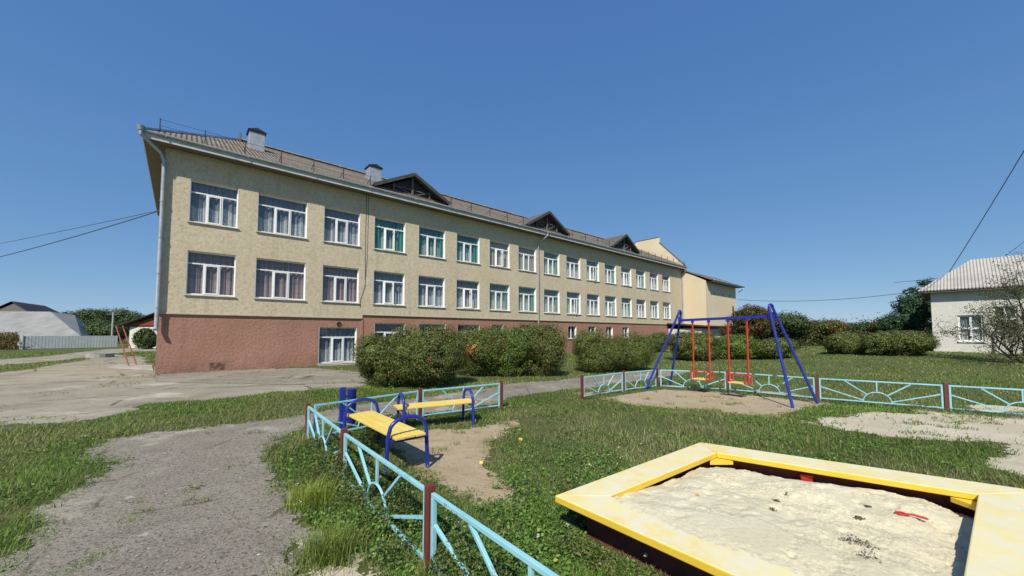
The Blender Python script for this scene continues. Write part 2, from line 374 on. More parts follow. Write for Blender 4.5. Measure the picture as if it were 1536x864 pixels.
# ------------------------------------------------------------------ ground zones
def zone(pts): return np.array([gpt(*p)[:2] for p in pts])
Z_path = zone([(-60, 880), (0, 832), (60, 765), (150, 715), (182, 695), (135, 685), (152, 660), (230, 648), (330, 638), (430, 626), (520, 611), (640, 596), (760, 577), (860, 568), (985, 555), (1040, 558), (990, 567), (880, 583), (800, 590), (740, 608), (640, 620), (560, 622), (455, 641), (385, 690), (398, 722), (445, 765), (462, 810), (440, 835), (475, 900), (480, 1300), (-300, 1300)])
Z_yard = zone([(-700, 640), (0, 638), (80, 636), (160, 624), (235, 606), (320, 598), (420, 588), (540, 583), (560, 566), (470, 553), (235, 553), (215, 536), (160, 531), (120, 541), (30, 556), (-60, 566), (-700, 575)])
Z_lane = zone([(-700, 552), (0, 548), (90, 541), (150, 533), (205, 527), (255, 527), (255, 521), (160, 524), (60, 535), (0, 540), (-700, 541)])
Z_bench = zone([(575, 655), (640, 643), (700, 641), (775, 629), (790, 640), (742, 664), (735, 684), (722, 702), (760, 730), (795, 760), (765, 772), (700, 745), (660, 718), (610, 690)])
Z_swing = zone([(868, 590), (915, 586), (1000, 579), (1100, 584), (1190, 591), (1250, 603), (1225, 612), (1165, 625), (1090, 621), (1020, 612), (950, 606), (890, 597)])
Z_sandy = zone([(1228, 632), (1270, 624), (1335, 621), (1400, 617), (1460, 612), (1600, 607), (1900, 607), (1900, 715), (1640, 716), (1530, 712), (1500, 698), (1490, 680), (1500, 666), (1420, 658), (1330, 652), (1262, 648)])
Z_strip = zone([(1405, 626), (1440, 620), (1500, 622), (1532, 630), (1500, 637), (1440, 636)])
Z_kerbside = zone([(395, 770), (470, 800), (520, 830), (560, 870), (600, 900), (480, 900), (440, 830)])
def sdf(P, poly):
    x = P[:, 0]; y = P[:, 1]; ins = np.zeros(len(P), bool); dm = np.full(len(P), 1e9)
    n = len(poly)
    for i in range(n):
        a = poly[i]; b = poly[(i+1) % n]; ab = b-a
        t = np.clip(((x-a[0])*ab[0]+(y-a[1])*ab[1])/(ab@ab+1e-12), 0, 1)
        dm = np.minimum(dm, np.hypot(x-a[0]-t*ab[0], y-a[1]-t*ab[1]))
        c = ((a[1] > y) != (b[1] > y)) & (x < (b[0]-a[0])*(y-a[1])/(b[1]-a[1]+1e-12)+a[0]); ins ^= c
    return np.where(ins, dm, -dm)

def sheet(name, poly, res, lift, mat, wob=.25, ws=.9):
    lo = poly.min(0)-.6; hi = poly.max(0)+.6
    lo = np.maximum(lo, [-60, -6]); hi = np.minimum(hi, [60, 80])
    nx = int((hi[0]-lo[0])/res)+2; ny = int((hi[1]-lo[1])/res)+2
    X, Y = np.meshgrid(lo[0]+np.arange(nx)*res, lo[1]+np.arange(ny)*res); P = np.stack([X.ravel(), Y.ravel()], 1)
    sd = sdf(P, poly)+wob*(fbm(P[:, 0], P[:, 1], ws, 3)-.5)*2
    Z = hgt(P[:, 0], P[:, 1])+lift; S = sd.reshape(ny, nx)
    q = np.maximum.reduce([S[:-1, :-1], S[1:, :-1], S[:-1, 1:], S[1:, 1:]]) > -.12
    jj, ii = np.nonzero(q); a = jj*nx+ii; F = np.stack([a, a+1, a+nx+1, a+nx], 1)
    used = np.unique(F); rm = np.full(len(P), -1); rm[used] = np.arange(len(used))
    me = bpy.data.meshes.new(name); V = np.stack([P[used, 0], P[used, 1], Z[used]], 1)
    me.from_pydata(V.tolist(), [], rm[F].tolist())
    at_ = me.attributes.new('edge', 'FLOAT', 'POINT'); at_.data.foreach_set('value', sd[used].astype(np.float32))
    me.materials.append(mat); return structure(place(name, me))

def ground_mat(name, c, layers, bump, rough=.95, edge=True, er=.12, ns=7., crack=None):
    k = NT(name); cur = c
    for L in layers:
        cur = k.mix(k.remap(k.noise(L[0], 6, .65, L[4] if len(L) > 4 else None), L[2], L[3]), cur, L[1])
    if crack:
        vo = k.new('ShaderNodeTexVoronoi', feature='DISTANCE_TO_EDGE'); vo.inputs['Scale'].default_value = crack
        mp = k.new('ShaderNodeMix', data_type='VECTOR'); mp.inputs[0].default_value = .12; nv = k.new('ShaderNodeTexNoise'); nv.inputs['Scale'].default_value = 2.5; nv.inputs['Detail'].default_value = 5
        k.link(k.tc.outputs['Object'], nv.inputs['Vector']); k.link(k.tc.outputs['Object'], mp.inputs[4]); k.link(nv.outputs[1], mp.inputs[5]); k.link(mp.outputs[1], vo.inputs['Vector'])
        cr = k.math('MULTIPLY', k.remap(vo.outputs['Distance'], .006, .016, 1, 0), k.remap(k.noise(.8, 4, .6), .46, .56)); cur = k.mix(k.math('MULTIPLY', cr, .8), cur, (.075, .075, .045))
    k.color(cur); k.rough(rough, .12); pv = None
    for b in bump: pv = k.bump(k.noise(b[0], 7, .7), b[1], b[2], pv)
    if edge:
        at_ = k.new('ShaderNodeAttribute'); at_.attribute_name = 'edge'
        n = k.remap(k.noise(ns, 5, .7), .25, .75, -er, er); v = k.math('ADD', at_.outputs['Fac'], n)
        tr = k.new('ShaderNodeBsdfTransparent'); mx = k.new('ShaderNodeMixShader')
        k.link(k.math('GREATER_THAN', v, 0.), mx.inputs[0]); k.link(tr.outputs[0], mx.inputs[1]); k.link(k.b.outputs[0], mx.inputs[2]); k.link(mx.outputs[0], k.out.inputs[0])
    return k.m
M['ground'] = ground_mat('turf_soil', (.085, .11, .034), [(.35, (.11, .13, .045), .4, .65), (1.7, (.15, .125, .07), .54, .70), (14, (.05, .055, .02), .50, .7), (6, (.17, .14, .085), .60, .68), (60, (.13, .12, .07), .62, .75)], [(12, .8, .05), (70, .6, .012)], edge=False)
M['asphalt'] = ground_mat('worn_asphalt', (.225, .20, .165), [(.45, (.285, .26, .21), .42, .62), (1.9, (.18, .16, .13), .52, .70), (34, (.10, .088, .07), .50, .62), (70, (.42, .385, .32), .54, .66), (.9, (.38, .345, .275), .56, .66), (3.2, (.47, .43, .355), .63, .71), (9, (.12, .105, .085), .64, .74)], [(55, .7, .014), (140, .6, .005)], er=.2, ns=5, crack=.7)
M['yard'] = ground_mat('old_concrete', (.275, .25, .195), [(.22, (.335, .305, .24), .42, .62), (.7, (.21, .19, .15), .50, .64), (1.6, (.20, .185, .12), .60, .68), (5, (.27, .235, .175), .55, .66), (.42, (.47, .425, .335), .56, .68, (1, 1.8, 1)), (2.6, (.23, .20, .14), .60, .72, (.6, 1.6, 1)), (16, (.18, .155, .115), .57, .72), (50, (.48, .44, .35), .58, .72)], [(9, .6, .04), (60, .6, .01)], er=.3, ns=3, crack=.3)
M['dirt'] = ground_mat('trodden_soil', (.36, .285, .185), [(.9, (.42, .345, .235), .42, .62), (3.5, (.28, .215, .14), .55, .72), (25, (.23, .175, .11), .58, .72), (70, (.47, .40, .29), .6, .72)], [(8, .8, .04), (45, .7, .012)], er=.2, ns=6)
M['pale'] = ground_mat('pale_sandy_soil', (.45, .40, .29), [(.9, (.54, .49, .38), .42, .62), (3.5, (.37, .32, .22), .58, .74), (30, (.30, .25, .17), .6, .74)], [(8, .8, .03), (45, .7, .01)], er=.25, ns=5)

# ground: one sheet to the horizon, finer where the lawn rises
def axis(a, b, step, far): 
    core = list(np.arange(a, b+.01, step)); return [-far, -far/4, a-80]+core+[b+80, far/4, far]
gx = np.array(axis(-60, 80, 1.5, 1500)); gy = np.array(axis(-20, 90, 1.5, 1500))
X, Y = np.meshgrid(gx, gy); V = np.stack([X.ravel(), Y.ravel(), hgt(X.ravel(), Y.ravel())], 1); nx = len(gx)
F = [(j*nx+i, j*nx+i+1, (j+1)*nx+i+1, (j+1)*nx+i) for j in range(len(gy)-1) for i in range(nx-1)]
me = bpy.data.meshes.new('ground'); me.from_pydata(V.tolist(), [], F); me.polygons.foreach_set('use_smooth', [True]*len(F)); me.materials.append(M['ground']); structure(place('ground', me))
sheet('yard', Z_yard, .3, .004, M['yard'], .5, .9)
sheet('lane', Z_lane, .4, .006, M['yard'], .3, .9)
M['walk'] = ground_mat('walkway_concrete', (.225, .205, .165), [(.5, (.29, .265, .215), .42, .62), (2.2, (.155, .145, .115), .52, .66), (20, (.13, .12, .095), .56, .7), (45, (.36, .335, .28), .58, .70)], [(14, .5, .02), (60, .5, .008)], er=.15, ns=4, crack=.45)
Z_walk = zone([(236, 573), (330, 575), (430, 577), (545, 574), (560, 560), (470, 552), (300, 557), (228, 563)])
sheet('pavement', Z_walk, .12, .012, M['walk'], .15, .8)
sheet('path', Z_path, .12, .010, M['asphalt'], .22, .9)
sheet('dirt_patch', Z_bench, .08, .005, M['dirt'], .3, .9)
sheet('dirt_patch', Z_swing, .10, .005, M['dirt'], .35, .9)
sheet('sandy_ground', Z_sandy, .12, .005, M['pale'], .65, .9)
sheet('path_edge', Z_kerbside, .05, .005, M['pale'], .22, .3)

# ------------------------------------------------------------------ SCHOOL
O = ground(232, 562); uu = ray(1423, 500)[:2]; uu = uu/np.linalg.norm(uu); SANG = math.atan2(uu[1], uu[0]); vv = np.array([-uu[1], uu[0]])
school = empty('school_building', O, SANG, 'long three-level school with beige upper walls, red-brown ground floor and corrugated roof', 'school')
def S2W(s, q, z): p = O[:2]+uu*s+vv*q; return np.array([p[0], p[1], z])
LEN, DEP = 50.2, 13.0
cols_s = [(.88, 2.72), (3.51, 5.79), (6.62, 8.62)]+[(9.47+2.949*i, 9.47+2.949*i+2.02) for i in range(13)]
ops_up = [(a, b, 6.95, 8.92) for a, b in cols_s]+[(a, b, 3.58, 5.60) for a, b in cols_s]
ops_lo = [(6.53, 8.58, .14, 2.14)]+[(9.6+2.949*i, 11.6+2.949*i, .45, 2.42) for i in range(3)]+[(s, s+1.2, 1.31, 2.46) for s in (18.55, 21.5, 24.35, 27.4, 30.35, 33.25, 36.2)]
def wall_with_holes(mb, s0, s1, z0, z1, ops, y):
    ss = sorted({s0, s1}|{x for o in ops for x in o[:2] if s0 < x < s1}); zz = sorted({z0, z1}|{x for o in ops for x in o[2:] if z0 < x < z1})
    for i in range(len(ss)-1):
        for j in range(len(zz)-1):
            cs = (ss[i]+ss[i+1])/2; cz = (zz[j]+zz[j+1])/2
            if any(o[0] < cs < o[1] and o[2] < cz < o[3] for o in ops): continue
            mb.quad((ss[i], y, zz[j]), (ss[i+1], y, zz[j]), (ss[i+1], y, zz[j+1]), (ss[i], y, zz[j+1]))
    for o in ops:
        if not (s0 < o[0] < s1 and z0 < o[2] < z1): continue
        a, b, c, d = o; e = y+.42
        mb.quad((a, y, c), (a, y, d), (a, e, d), (a, e, c)); mb.quad((b, y, d), (b, y, c), (b, e, c), (b, e, d))
        mb.quad((a, y, d), (b, y, d), (b, e, d), (a, e, d)); mb.quad((b, y, c), (a, y, c), (a, e, c), (b, e, c))
YU = -.06; ZB1, ZB2, SB = 2.66, 2.88, 8.86; ZT = 10.12
mb = MB(); wall_with_holes(mb, 0, SB, ZB1, ZT, ops_up, YU); wall_with_holes(mb, SB, LEN, ZB2, ZT, ops_up, YU)
mb.quad((0, YU, ZB1), (0, 0.02, ZB1), (SB, .02, ZB1), (SB, YU, ZB1)); mb.quad((SB, YU, ZB2), (SB, .02, ZB2), (LEN, .02, ZB2), (LEN, YU, ZB2)); mb.quad((SB, YU, ZB1), (SB, .02, ZB1), (SB, .02, ZB2), (SB, YU, ZB2))
mb.quad((0, YU, ZB1), (0, YU, ZT), (0, DEP, ZT), (0, DEP, ZB1)); mb.quad((LEN, YU, 0), (LEN, DEP, 0), (LEN, DEP, ZT), (LEN, YU, ZT)); mb.quad((0, DEP, 0), (0, DEP, ZT), (LEN, DEP, ZT), (LEN, DEP, 0))
mb.build('upper_wall', M['plaster'], school)
mb = MB(); wall_with_holes(mb, 0, SB, -.3, ZB1, ops_lo, 0); wall_with_holes(mb, SB, LEN, -.3, ZB2, ops_lo, .0); mb.quad((0, 0, -.3), (0, 0, ZB1), (0, DEP, ZB1), (0, DEP, -.3))
mb.build('plinth_wall', M['red'], school)
mb = MB(); mb.box(-.015, -.085, ZB1-.012, SB, -.012, ZB1+.055); mb.box(SB+.003, -.085, ZB2-.012, LEN, -.012, ZB2+.055); mb.build('cornice_band', M['band'], school, bevel=.01)
mb = MB(); mb.box(SB-.05, -.045, 0, SB+.06, .02, ZB1-.015); mb.build('pilaster_strip', M['red'], school)
# rooms behind the glass
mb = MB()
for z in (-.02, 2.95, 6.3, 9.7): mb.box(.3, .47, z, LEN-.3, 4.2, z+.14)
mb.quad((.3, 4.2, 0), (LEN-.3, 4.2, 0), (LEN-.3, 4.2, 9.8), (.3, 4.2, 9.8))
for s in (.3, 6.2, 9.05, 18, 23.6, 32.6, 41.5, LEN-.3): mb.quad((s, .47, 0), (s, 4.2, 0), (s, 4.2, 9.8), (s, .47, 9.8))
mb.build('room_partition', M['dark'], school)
mb = MB()
for s in np.arange(10.6, 45, 2.949): mb.box(s-.6, 2.2, 9.55, s+.6, 2.45, 9.6)
# windows -----------------------------------------------------------
def frame_mesh(w, h, kind):
    m = MB(); t = .06; d0, d1 = 0., .07
    m.box(0, d0, 0, w, d1, t); m.box(0, d0, h-t, w, d1, h); m.box(0, d0, t, t, d1, h-t); m.box(w-t, d0, t, w, d1, h-t)
    if kind == 'three':
        zt = h*.72; m.box(t, d0, zt-.028, w-t, d1, zt+.028)
        for f in (.345, .655): m.box(w*f-.035, d0, t, w*f+.035, d1, zt-.028)
        a, b = w*.345+.035, w*.655-.035; e = .045; f0 = -.018; f1 = .05
        m.box(a-.012, f0, t-.01, a+e, f1, zt-.04); m.box(b-e, f0, t-.01, b+.012, f1, zt-.04); m.box(a+e, f0, t-.01, b-e, f1, t+e); m.box(a+e, f0, zt-.04-e, b-e, f1, zt-.04)
    elif kind == 'two':
        m.box(w*.5-.035, d0, t, w*.5+.035, d1, h-t)
    # painted reveal lining in front of the frame
    L = -.135; m.box(-.001+.004, L, .0, .02, -.001, h-.004); m.box(w-.022, L, 0, w-.004, -.001, h-.004)
    return m.mesh('window')
def curtain_mesh(w, h, kind, seed):
    r = random.Random(seed); m = MB(); n = 70; ph = r.random()*6
    def strip(x0, x1, z0, z1, amp, fr, y):
        nn = max(6, int(n*(x1-x0)/w)); vs = []
        for i in range(nn+1):
            x = x0+(x1-x0)*i/nn; yy = y+amp*math.sin(x*fr+ph)+amp*.6*math.sin(x*fr*2.3+ph*2); vs += [(x, yy, z0), (x, yy*1+.02, z1)]
        m.add(vs, [(2*i, 2*i+2, 2*i+3, 2*i+1) for i in range(nn)])
    strip(.02, w-.02, .03, h-.02, .03, 26, .13); m.cur = 1
    sw = w*r.uniform(.12, .24)
    if kind in DRAPE or kind == 'dim':
        if r.random() < .8: strip(.02, sw, .03, h-.02, .035, 30, .05+.03)
        if r.random() < .9: strip(w-w*r.uniform(.14, .26), w-.02, .03, h-.02, .035, 30, .05+.03)
    me = m.mesh('curtain', True); me.materials.append(CURT[kind]); me.materials.append(DRAPE.get(kind, CURT[kind])); return me
cache = {}
def window(a, b, c, d, yw, kind, cur, seed, label=None):
    w, h = b-a, d-c; key = (round(w, 2), round(h, 2), kind)
    if key not in cache:
        f = frame_mesh(w, h, kind); f.materials.append(M['pvc'])
        g = MB(); g.quad((.05, .035, .05), (w-.05, .035, .05), (w-.05, .035, h-.05), (.05, .035, h-.05)); g = g.mesh('pane'); g.materials.append(M['glass'])
        s = MB(); s.hexa([(-.05, -.215, -.05), (w+.05, -.215, -.05), (w+.05, .0, -.03), (-.05, .0, -.03)], [(-.05, -.215, -.03), (w+.05, -.215, -.03), (w+.05, .0, -.003), (-.05, .0, -.003)]); s = s.mesh('sill'); s.materials.append(M['sill'])
        cache[key] = (f, g, s)
    f, g, s = cache[key]
    win = place('window', f, school, loc=(a, yw+.14, c))
    place('pane', g, win); place('sill', s, win)
    if kind == 'three' and label:
        x0_, x1_ = w*.345+.03, w*.655-.03; zt_ = h*.72-.04; q = MB(); sw_ = x1_-x0_; e = .05
        q.box(0, -.03, .06, e, .012, zt_); q.box(sw_-e, -.03, .06, sw_, .012, zt_); q.box(e, -.03, .06, sw_-e, .012, .06+e); q.box(e, -.03, zt_-e, sw_-e, .012, zt_); q.build('open_sash', M['pvc'], win, loc=(x0_, -.03, 0), rotz=R(-label))
    ck = key+(cur, seed % 4)
    if ck not in cache: cache[ck] = curtain_mesh(w, h, cur, hash(str(ck[:2])) % 7+seed % 4*13)
    place('curtain', cache[ck], win)
top_c = ['grey', 'grey', 'grey', 'teal', 'teal', 'teal', 'blind', 'blind', 'mint', 'white', 'mint', 'mint', 'white', 'mint', 'white', 'white']
low_c = ['pink', 'pink', 'pink', 'grey', 'grey', 'white', 'mint', 'mint', 'mint', 'mint', 'white', 'mint', 'mint', 'white', 'mint', 'mint']
for i, (a, b) in enumerate(cols_s):
    window(a, b, 6.95, 8.92, YU, 'three', top_c[i], i, {3: 14, 6: 22, 10: 35, 12: 30}.get(i)); window(a, b, 3.58, 5.60, YU, 'three', low_c[i], i+2, {3: 12, 5: 26, 9: 32, 11: 20}.get(i))
for i, o in enumerate(ops_lo):
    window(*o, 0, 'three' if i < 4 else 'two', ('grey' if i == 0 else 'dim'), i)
# eaves: soffit + fascia + gutter ----------------------------------
OH = .72; ZE = 10.42; YR, ZR, SR = 6.5, 14.12, 3.25
mb = MB(); mb.box(-OH+.03, -OH+.03, 10.13, LEN, YU-.002, 10.19); mb.box(-OH+.03, YU+.001, 10.13, -.003, DEP+OH, 10.19); mb.build('soffit', M['soffit'], school)
mb = MB(); mb.box(-OH, -OH, 10.09, LEN+.05, -OH+.028, ZE-.02); mb.box(-OH, -OH+.03, 10.09, -OH+.028, DEP+OH, ZE-.02); mb.build('fascia', M['fascia'], school, bevel=.006)
mb = MB(); pr = [(.0, .0), (-.01, -.045), (-.04, -.065), (-.075, -.06), (-.095, -.02), (-.1, .015)]
vs = []; n_ = len(pr); prt = pr+[(p[0]+.008, p[1]+.01) for p in pr[::-1]]
for s0 in (-OH-.1, LEN+.12): vs += [(s0, -OH-.012+p[0], ZE-.04+p[1]) for p in prt]
q = len(prt); mb.add(vs, [(i, (i+1) % q, (i+1) % q+q, i+q) for i in range(q)]+[tuple(range(q)), tuple(range(2*q-1, q-1, -1))])
for s0 in np.arange(0, LEN, 2.95): mb.box(s0, -OH-.12, ZE-.12, s0+.04, -OH-.003, ZE-.002)
mb.build('gutter', M['zinc'], school)
# roof
mb = MB(); e0 = -OH-.06
rf = [(-OH-.06, e0, ZE), (LEN, e0, ZE), (LEN, YR, ZR), (SR, YR, ZR), (-OH-.06, DEP-e0, ZE), (LEN, DEP-e0, ZE)]
mb.add(rf, [(0, 1, 2, 3), (3, 2, 5, 4), (0, 3, 4)])
o = mb.build('roof', M['roof'], school); so = o.modifiers.new('Solidify', 'SOLIDIFY'); so.thickness = .05; so.offset = -1
def zroof(q): return ZE+(ZR-ZE)*(q-e0)/(YR-e0)
mb = MB(); mb.bar((SR-.1, YR, ZR+.05), (LEN, YR, ZR+.05), .32, .06)
for t in np.arange(SR, LEN, 1.15): mb.box(t, YR-.2, ZR+.03, t+.05, YR+.2, ZR+.1)
mb.build('ridge_cap', M['ridge'], school); MB().bar((-OH, e0, ZE+.05), (SR, YR, ZR+.06), .24, .05).build('hip_cap', M['zinc'], school)
MB().box(SR-.12, YR-.9, ZR-.42, SR-.02, YR+.05, ZR+.10).build('ridge_end_board', M['oldwood'], school)
# snow guard: iron rods and rails standing along the eave
for g0, g1 in ((-.2, 9.0), (14.6, 21.4), (27.5, 33.3), (39.5, LEN-.2)):
    mb = MB(); hs = []; y = e0+.28; z = zroof(y)
    for s0 in np.linspace(g0, g1, int((g1-g0)/1.5)+1):
        mb.bar((s0, y, z-.03), (s0, y, z+.62), .035); mb.bar((s0, y+.55, zroof(y+.55)), (s0, y, z+.45), .02); hs.append(s0)
    mb.tube([(g0, y, z+.58), (g1, y, z+.58)], .008, 5); mb.tube([(g0, y, z+.3), (g1, y, z+.3)], .008, 5)
    mb.build('snow_guard', M['darkmetal'], school)
# dormers with open trusses
for cs, za in ((11.8, 12.03), (24.4, 12.25), (36.3, 12.3)):
    hw = 2.62; y0 = -.28; zb = zroof(y0)-.02
    m = MB(); m.hexa([(cs-hw+.25, y0+.1, zb), (cs+hw-.25, y0+.1, zb), (cs, y0+.1, za-.18)], [(cs-hw+.25, y0+.16, zb), (cs+hw-.25, y0+.16, zb), (cs, y0+.16, za-.18)])
    d = m.build('dormer', M['board'], school)
    m = MB(); m.bar((cs, y0, zb), (cs, y0, za-.1), .12); m.bar((cs+1.25, y0, zb), (cs+1.25, y0, za-.82), .09); m.bar((cs-1.25, y0, zb), (cs-1.25, y0, za-.82), .09)
    m.bar((cs-1.4, y0+.03, za-.95), (cs+1.4, y0+.03, za-.95), .05); m.bar((cs-1.2, y0+.02, za-.9), (cs-.1, y0+.02, zb+.1), .05); m.bar((cs+1.2, y0+.02, za-.9), (cs+.1, y0+.02, zb+.1), .05); m.bar((cs-hw+.2, y0, zb+.05), (cs+hw-.2, y0, zb+.05), .09)
    m.build('truss', M['oldwood'], d)
    m = MB(); yb = e0+(za-ZE)*(YR-e0)/(ZR-ZE)+.3
    for sg in (-1, 1):
        A = (cs, y0-.35, za); B = (cs+sg*hw, y0-.35, zroof(y0)-.02); C_ = (cs+sg*hw, y0+.1, zroof(y0)-.05); D_ = (cs, yb, za)
        m.quad(*( [A, B, C_, D_] if sg > 0 else [A, D_, C_, B]))
    o = m.build('dormer_roof', M['dormer_sheet'], d); so = o.modifiers.new('Solidify', 'SOLIDIFY'); so.thickness = .07; so.offset = 1
    m = MB()
    for sg in (-1, 1): m.bar((cs, y0-.37, za-.03), (cs+sg*(hw+.02), y0-.37, zroof(y0)-.02), .03, .2)
    m.build('verge_board', M['verge'], d)
# chimneys
for s0, s1, zt in ((3.38, 4.14, 13.48), (10.3, 11.15, 13.42)):
    y = 3.2; m = MB(); m.box(s0, y, 12, s1, y+.8, zt); c_ = m.build('chimney', M['zinc'], school, bevel=.01)
    m = MB(); m.box(s0-.06, y-.06, zt+.002, s1+.06, y+.86, zt+.05)
    xm = (s0+s1)/2; m.add([(s0-.08, y-.08, zt+.06), (s1+.08, y-.08, zt+.06), (s1+.08, y+.88, zt+.06), (s0-.08, y+.88, zt+.06), (xm, y-.08, zt+.24), (xm, y+.88, zt+.24)], [(0, 1, 4), (1, 2, 5, 4), (2, 3, 5), (3, 0, 4, 5), (0, 3, 2, 1)])
    m.build('chimney_cap', M['darkmetal'], c_)
# downspouts
m = MB(); m.tube([(-OH-.05, -OH-.08, ZE-.02), (-OH-.05, -OH-.08, ZE-.22), (-.12, -.22, 9.75), (-.02, -.2, 9.4), (-.02, -.2, 2.1), (-.05, -.33, 1.95)], .075, 10)
for z in (9.2, 7.6, 6.0, 4.4, 2.9): m.tube([(-.02, -.2, z), (-.02, -.2, z+.06)], .09, 10)
m.tube([(-OH-.05, -OH-.08, ZE-.1), (-OH-.05, -OH-.08, ZE+.1)], [.09, .14], 10); m.build('downpipe', M['zinc'], school, True)
m = MB(); sd = 23.45; m.tube([(sd+.5, -OH-.09, ZE-.05), (sd+.5, -OH-.09, ZE-.35), (sd+.1, -.25, 9.55), (sd, -.16, 9.3), (sd, -.16, .2)], .06, 8); m.tube([(sd+.5, -OH-.09, ZE-.16), (sd+.5, -OH-.09, ZE+.0)], [.07, .12], 8)
for z in (8.9, 6.2, 3.4): m.tube([(sd, -.16, z), (sd, -.16, z+.06)], .075, 8)
m.build('downpipe', M['zinc'], school, True)
m = MB(); m.tube([(LEN-.2, -OH-.09, ZE-.05), (LEN-.2, -OH-.09, ZE-.35), (LEN-.2, -.2, 9.5), (LEN-.2, -.16, 9.3), (LEN-.2, -.16, .2)], .07, 8); m.build('downpipe', M['zinc'], school, True)
m = MB(); m.tube([(8.95, -.075, 10.1), (8.93, -.075, 7.5), (8.97, -.075, 4.6), (8.7, -.075, 3.7), (8.72, -.075, 3.3)], .012, 5); m.tube([(9.08, -.075, 10.1), (9.06, -.075, 6.4), (8.95, -.075, 4.6)], .010, 5); m.build('wall_cable', M['cable'], school)
m = MB(); m.tube([(7.55+.1*math.cos(t), -.05, 2.33+.1*math.sin(t)) for t in np.linspace(0, 5.6, 12)], .03, 7); m.build('cable_loop', M['darkmetal'], school, True)
m = MB(); m.box(1.85, -.006, .08, 2.42, .01, .42); m.build('wall_smudge', pm('sooty_smudge', (.10, .062, .05), [(6, (.28, .15, .11), .48, .6)], .9), school)  # thin box standing in for a dark soot smudge on the wall
m = MB(); m.box(6.5, -.35, .0, 8.7, -.003, .06); m.build('threshold', M['pole'], school, bevel=.01)

# end wing ---------------------------------------------------------
W0, W1, WF = LEN+.004, 60.4, -3.0
wing = empty('school_wing', S2W(W0, WF, 0), SANG, 'blank cream end wing with gabled firewall and patch of bare render beyond the long facade', 'building')
def wl(s, q, z): return (s-W0, q-WF, z)
m = MB(); g = [(WF, -.2), (WF, 8.42), (-.1, 9.96), (10, 8.0), (10, -.2)]
m.hexa([wl(W0, q, z) for q, z in g], [wl(W0+.35, q, z) for q, z in g])
m.box(*wl(W0+.352, WF, -.2), *wl(W1, WF+.3, 8.42)); m.hexa([wl(W1-.3, q, z) for q, z in [(WF+.303, -.2), (WF+.303, 8.5)]+g[2:]], [wl(W1, q, z) for q, z in [(WF+.303, -.2), (WF+.303, 8.5)]+g[2:]]); m.build('wall', M['far_plaster'], wing)
m = MB(); g = [(-OH-.02, 10.36), (3, 14.3), (3, 15.05), (6.4, 15.05), (DEP+OH, 10.45), (DEP+OH, 9.9), (-OH-.02, 10.12)]
m.hexa([wl(W0-.003, q, z) for q, z in g], [wl(W0+.28, q, z) for q, z in g]); fw = m.build('firewall', M['far_plaster'], wing)
m = MB()
for (q0_, z0_), (q1_, z1_) in zip(g[:4], g[1:5]):
    if q0_ != q1_: m.bar(wl(W0+.14, q0_, z0_+.03), wl(W0+.14, q1_, z1_+.03), .4, .06)
m.build('coping', M['oldwood'], fw)
m = MB(); m.add([wl(W0-.12, WF-.72, 8.42), wl(W1+.6, WF-.72, 8.42), wl(W1+.6, -.15, 10.0), wl(W0-.12, -.15, 10.0), wl(W1+.6, 10.3, 8.0), wl(W0+.3, 10.3, 8.0), wl(W0+.3, -.15, 10.0)], [(0, 1, 2, 3), (6, 2, 4, 5)])
o = m.build('roof', M['roof'], wing); so = o.modifiers.new('Solidify', 'SOLIDIFY'); so.thickness = .1; so.offset = 1
m = MB(); m.box(*wl(W0+.36, WF-.74, 8.26), *wl(W1+.58, WF-.003, 8.33)); m.build('soffit', M['soffit'], wing)
m = MB(); m.box(*wl(W0+.36, WF-.79, 8.24), *wl(W1+.62, WF-.755, 8.52)); m.tube([wl(W0+.2, WF-.88, 8.44), wl(W1+.8, WF-.88, 8.40)], .08, 8); m.tube([wl(W1+.7, WF-.88, 8.40), wl(W1+.7, WF-.86, 8.15), wl(W1+.1, WF-.3, 7.6)], .05, 8); m.build('gutter', M['zinc'], wing)
m = MB(); m.box(*wl(58.95, WF-.04, 2.6), *wl(59.45, WF-.002, 5.6)); m.build('shutter', M['brownpaint'], wing, bevel=.01)
m = MB()
for s_ in (52.6, 55.6, 58.0): m.box(*wl(s_, WF-.05, 6.9), *wl(s_+.18, WF-.002, 7.1))
m.build('vent', M['oldwood'], wing)
m = MB(); m.box(*wl(46.1, WF-1.1, -.2), *wl(60.2, WF-.004, 2.35)); m.box(*wl(46.1, WF-.002, -.2), *wl(W0-.004, -.1, 2.35)); m.build('porch_wall', M['white_wall'], wing)
m = MB(); m.hexa([wl(45.7, WF-1.7, 2.5), wl(60.6, WF-1.7, 2.5), wl(60.6, -.1, 2.9), wl(45.7, -.1, 2.9)], [wl(45.7, WF-1.7, 2.64), wl(60.6, WF-1.7, 2.64), wl(60.6, -.1, 3.04), wl(45.7, -.1, 3.04)]); m.build('porch_roof', M['darkroof'], wing)

# ------------------------------------------------------------------ fences
def panel_mesh(L, h0=.09, h1=.6):
    m = MB(); t = .031; r = .019
    m.bar((0, 0, h1), (L, 0, h1), t); m.bar((.018, 0, 0.02), (.018, 0, h1-.018), .034); m.bar((L-.018, 0, .02), (L-.018, 0, h1-.018), .034); m.bar((.036, 0, h0), (L-.036, 0, h0), .028)
    c = L/2; R_ = .26; m.tube([(c-R_*math.cos(a), 0, h0+R_*math.sin(a)*.95) for a in np.linspace(0, math.pi, 15)], .014, 6)
    m.bar((c, .002, h0+R_*.95), (c, .002, h1-.018), .026)
    for s in (-1, 1):
        m.bar((c+s*R_*.72, .002, h0+R_*.72), (c+s*L*.27, .002, h1-.018), .026); m.bar((c+s*R_*.95, .002, h0+.03), (c+s*(L/2-.036), .002, h0+.30), .026)
    return m.mesh('panel')
post_me = MB().box(-.032, -.032, -.1, .032, .032, .66).mesh('post'); post_me.materials.append(M['post'])
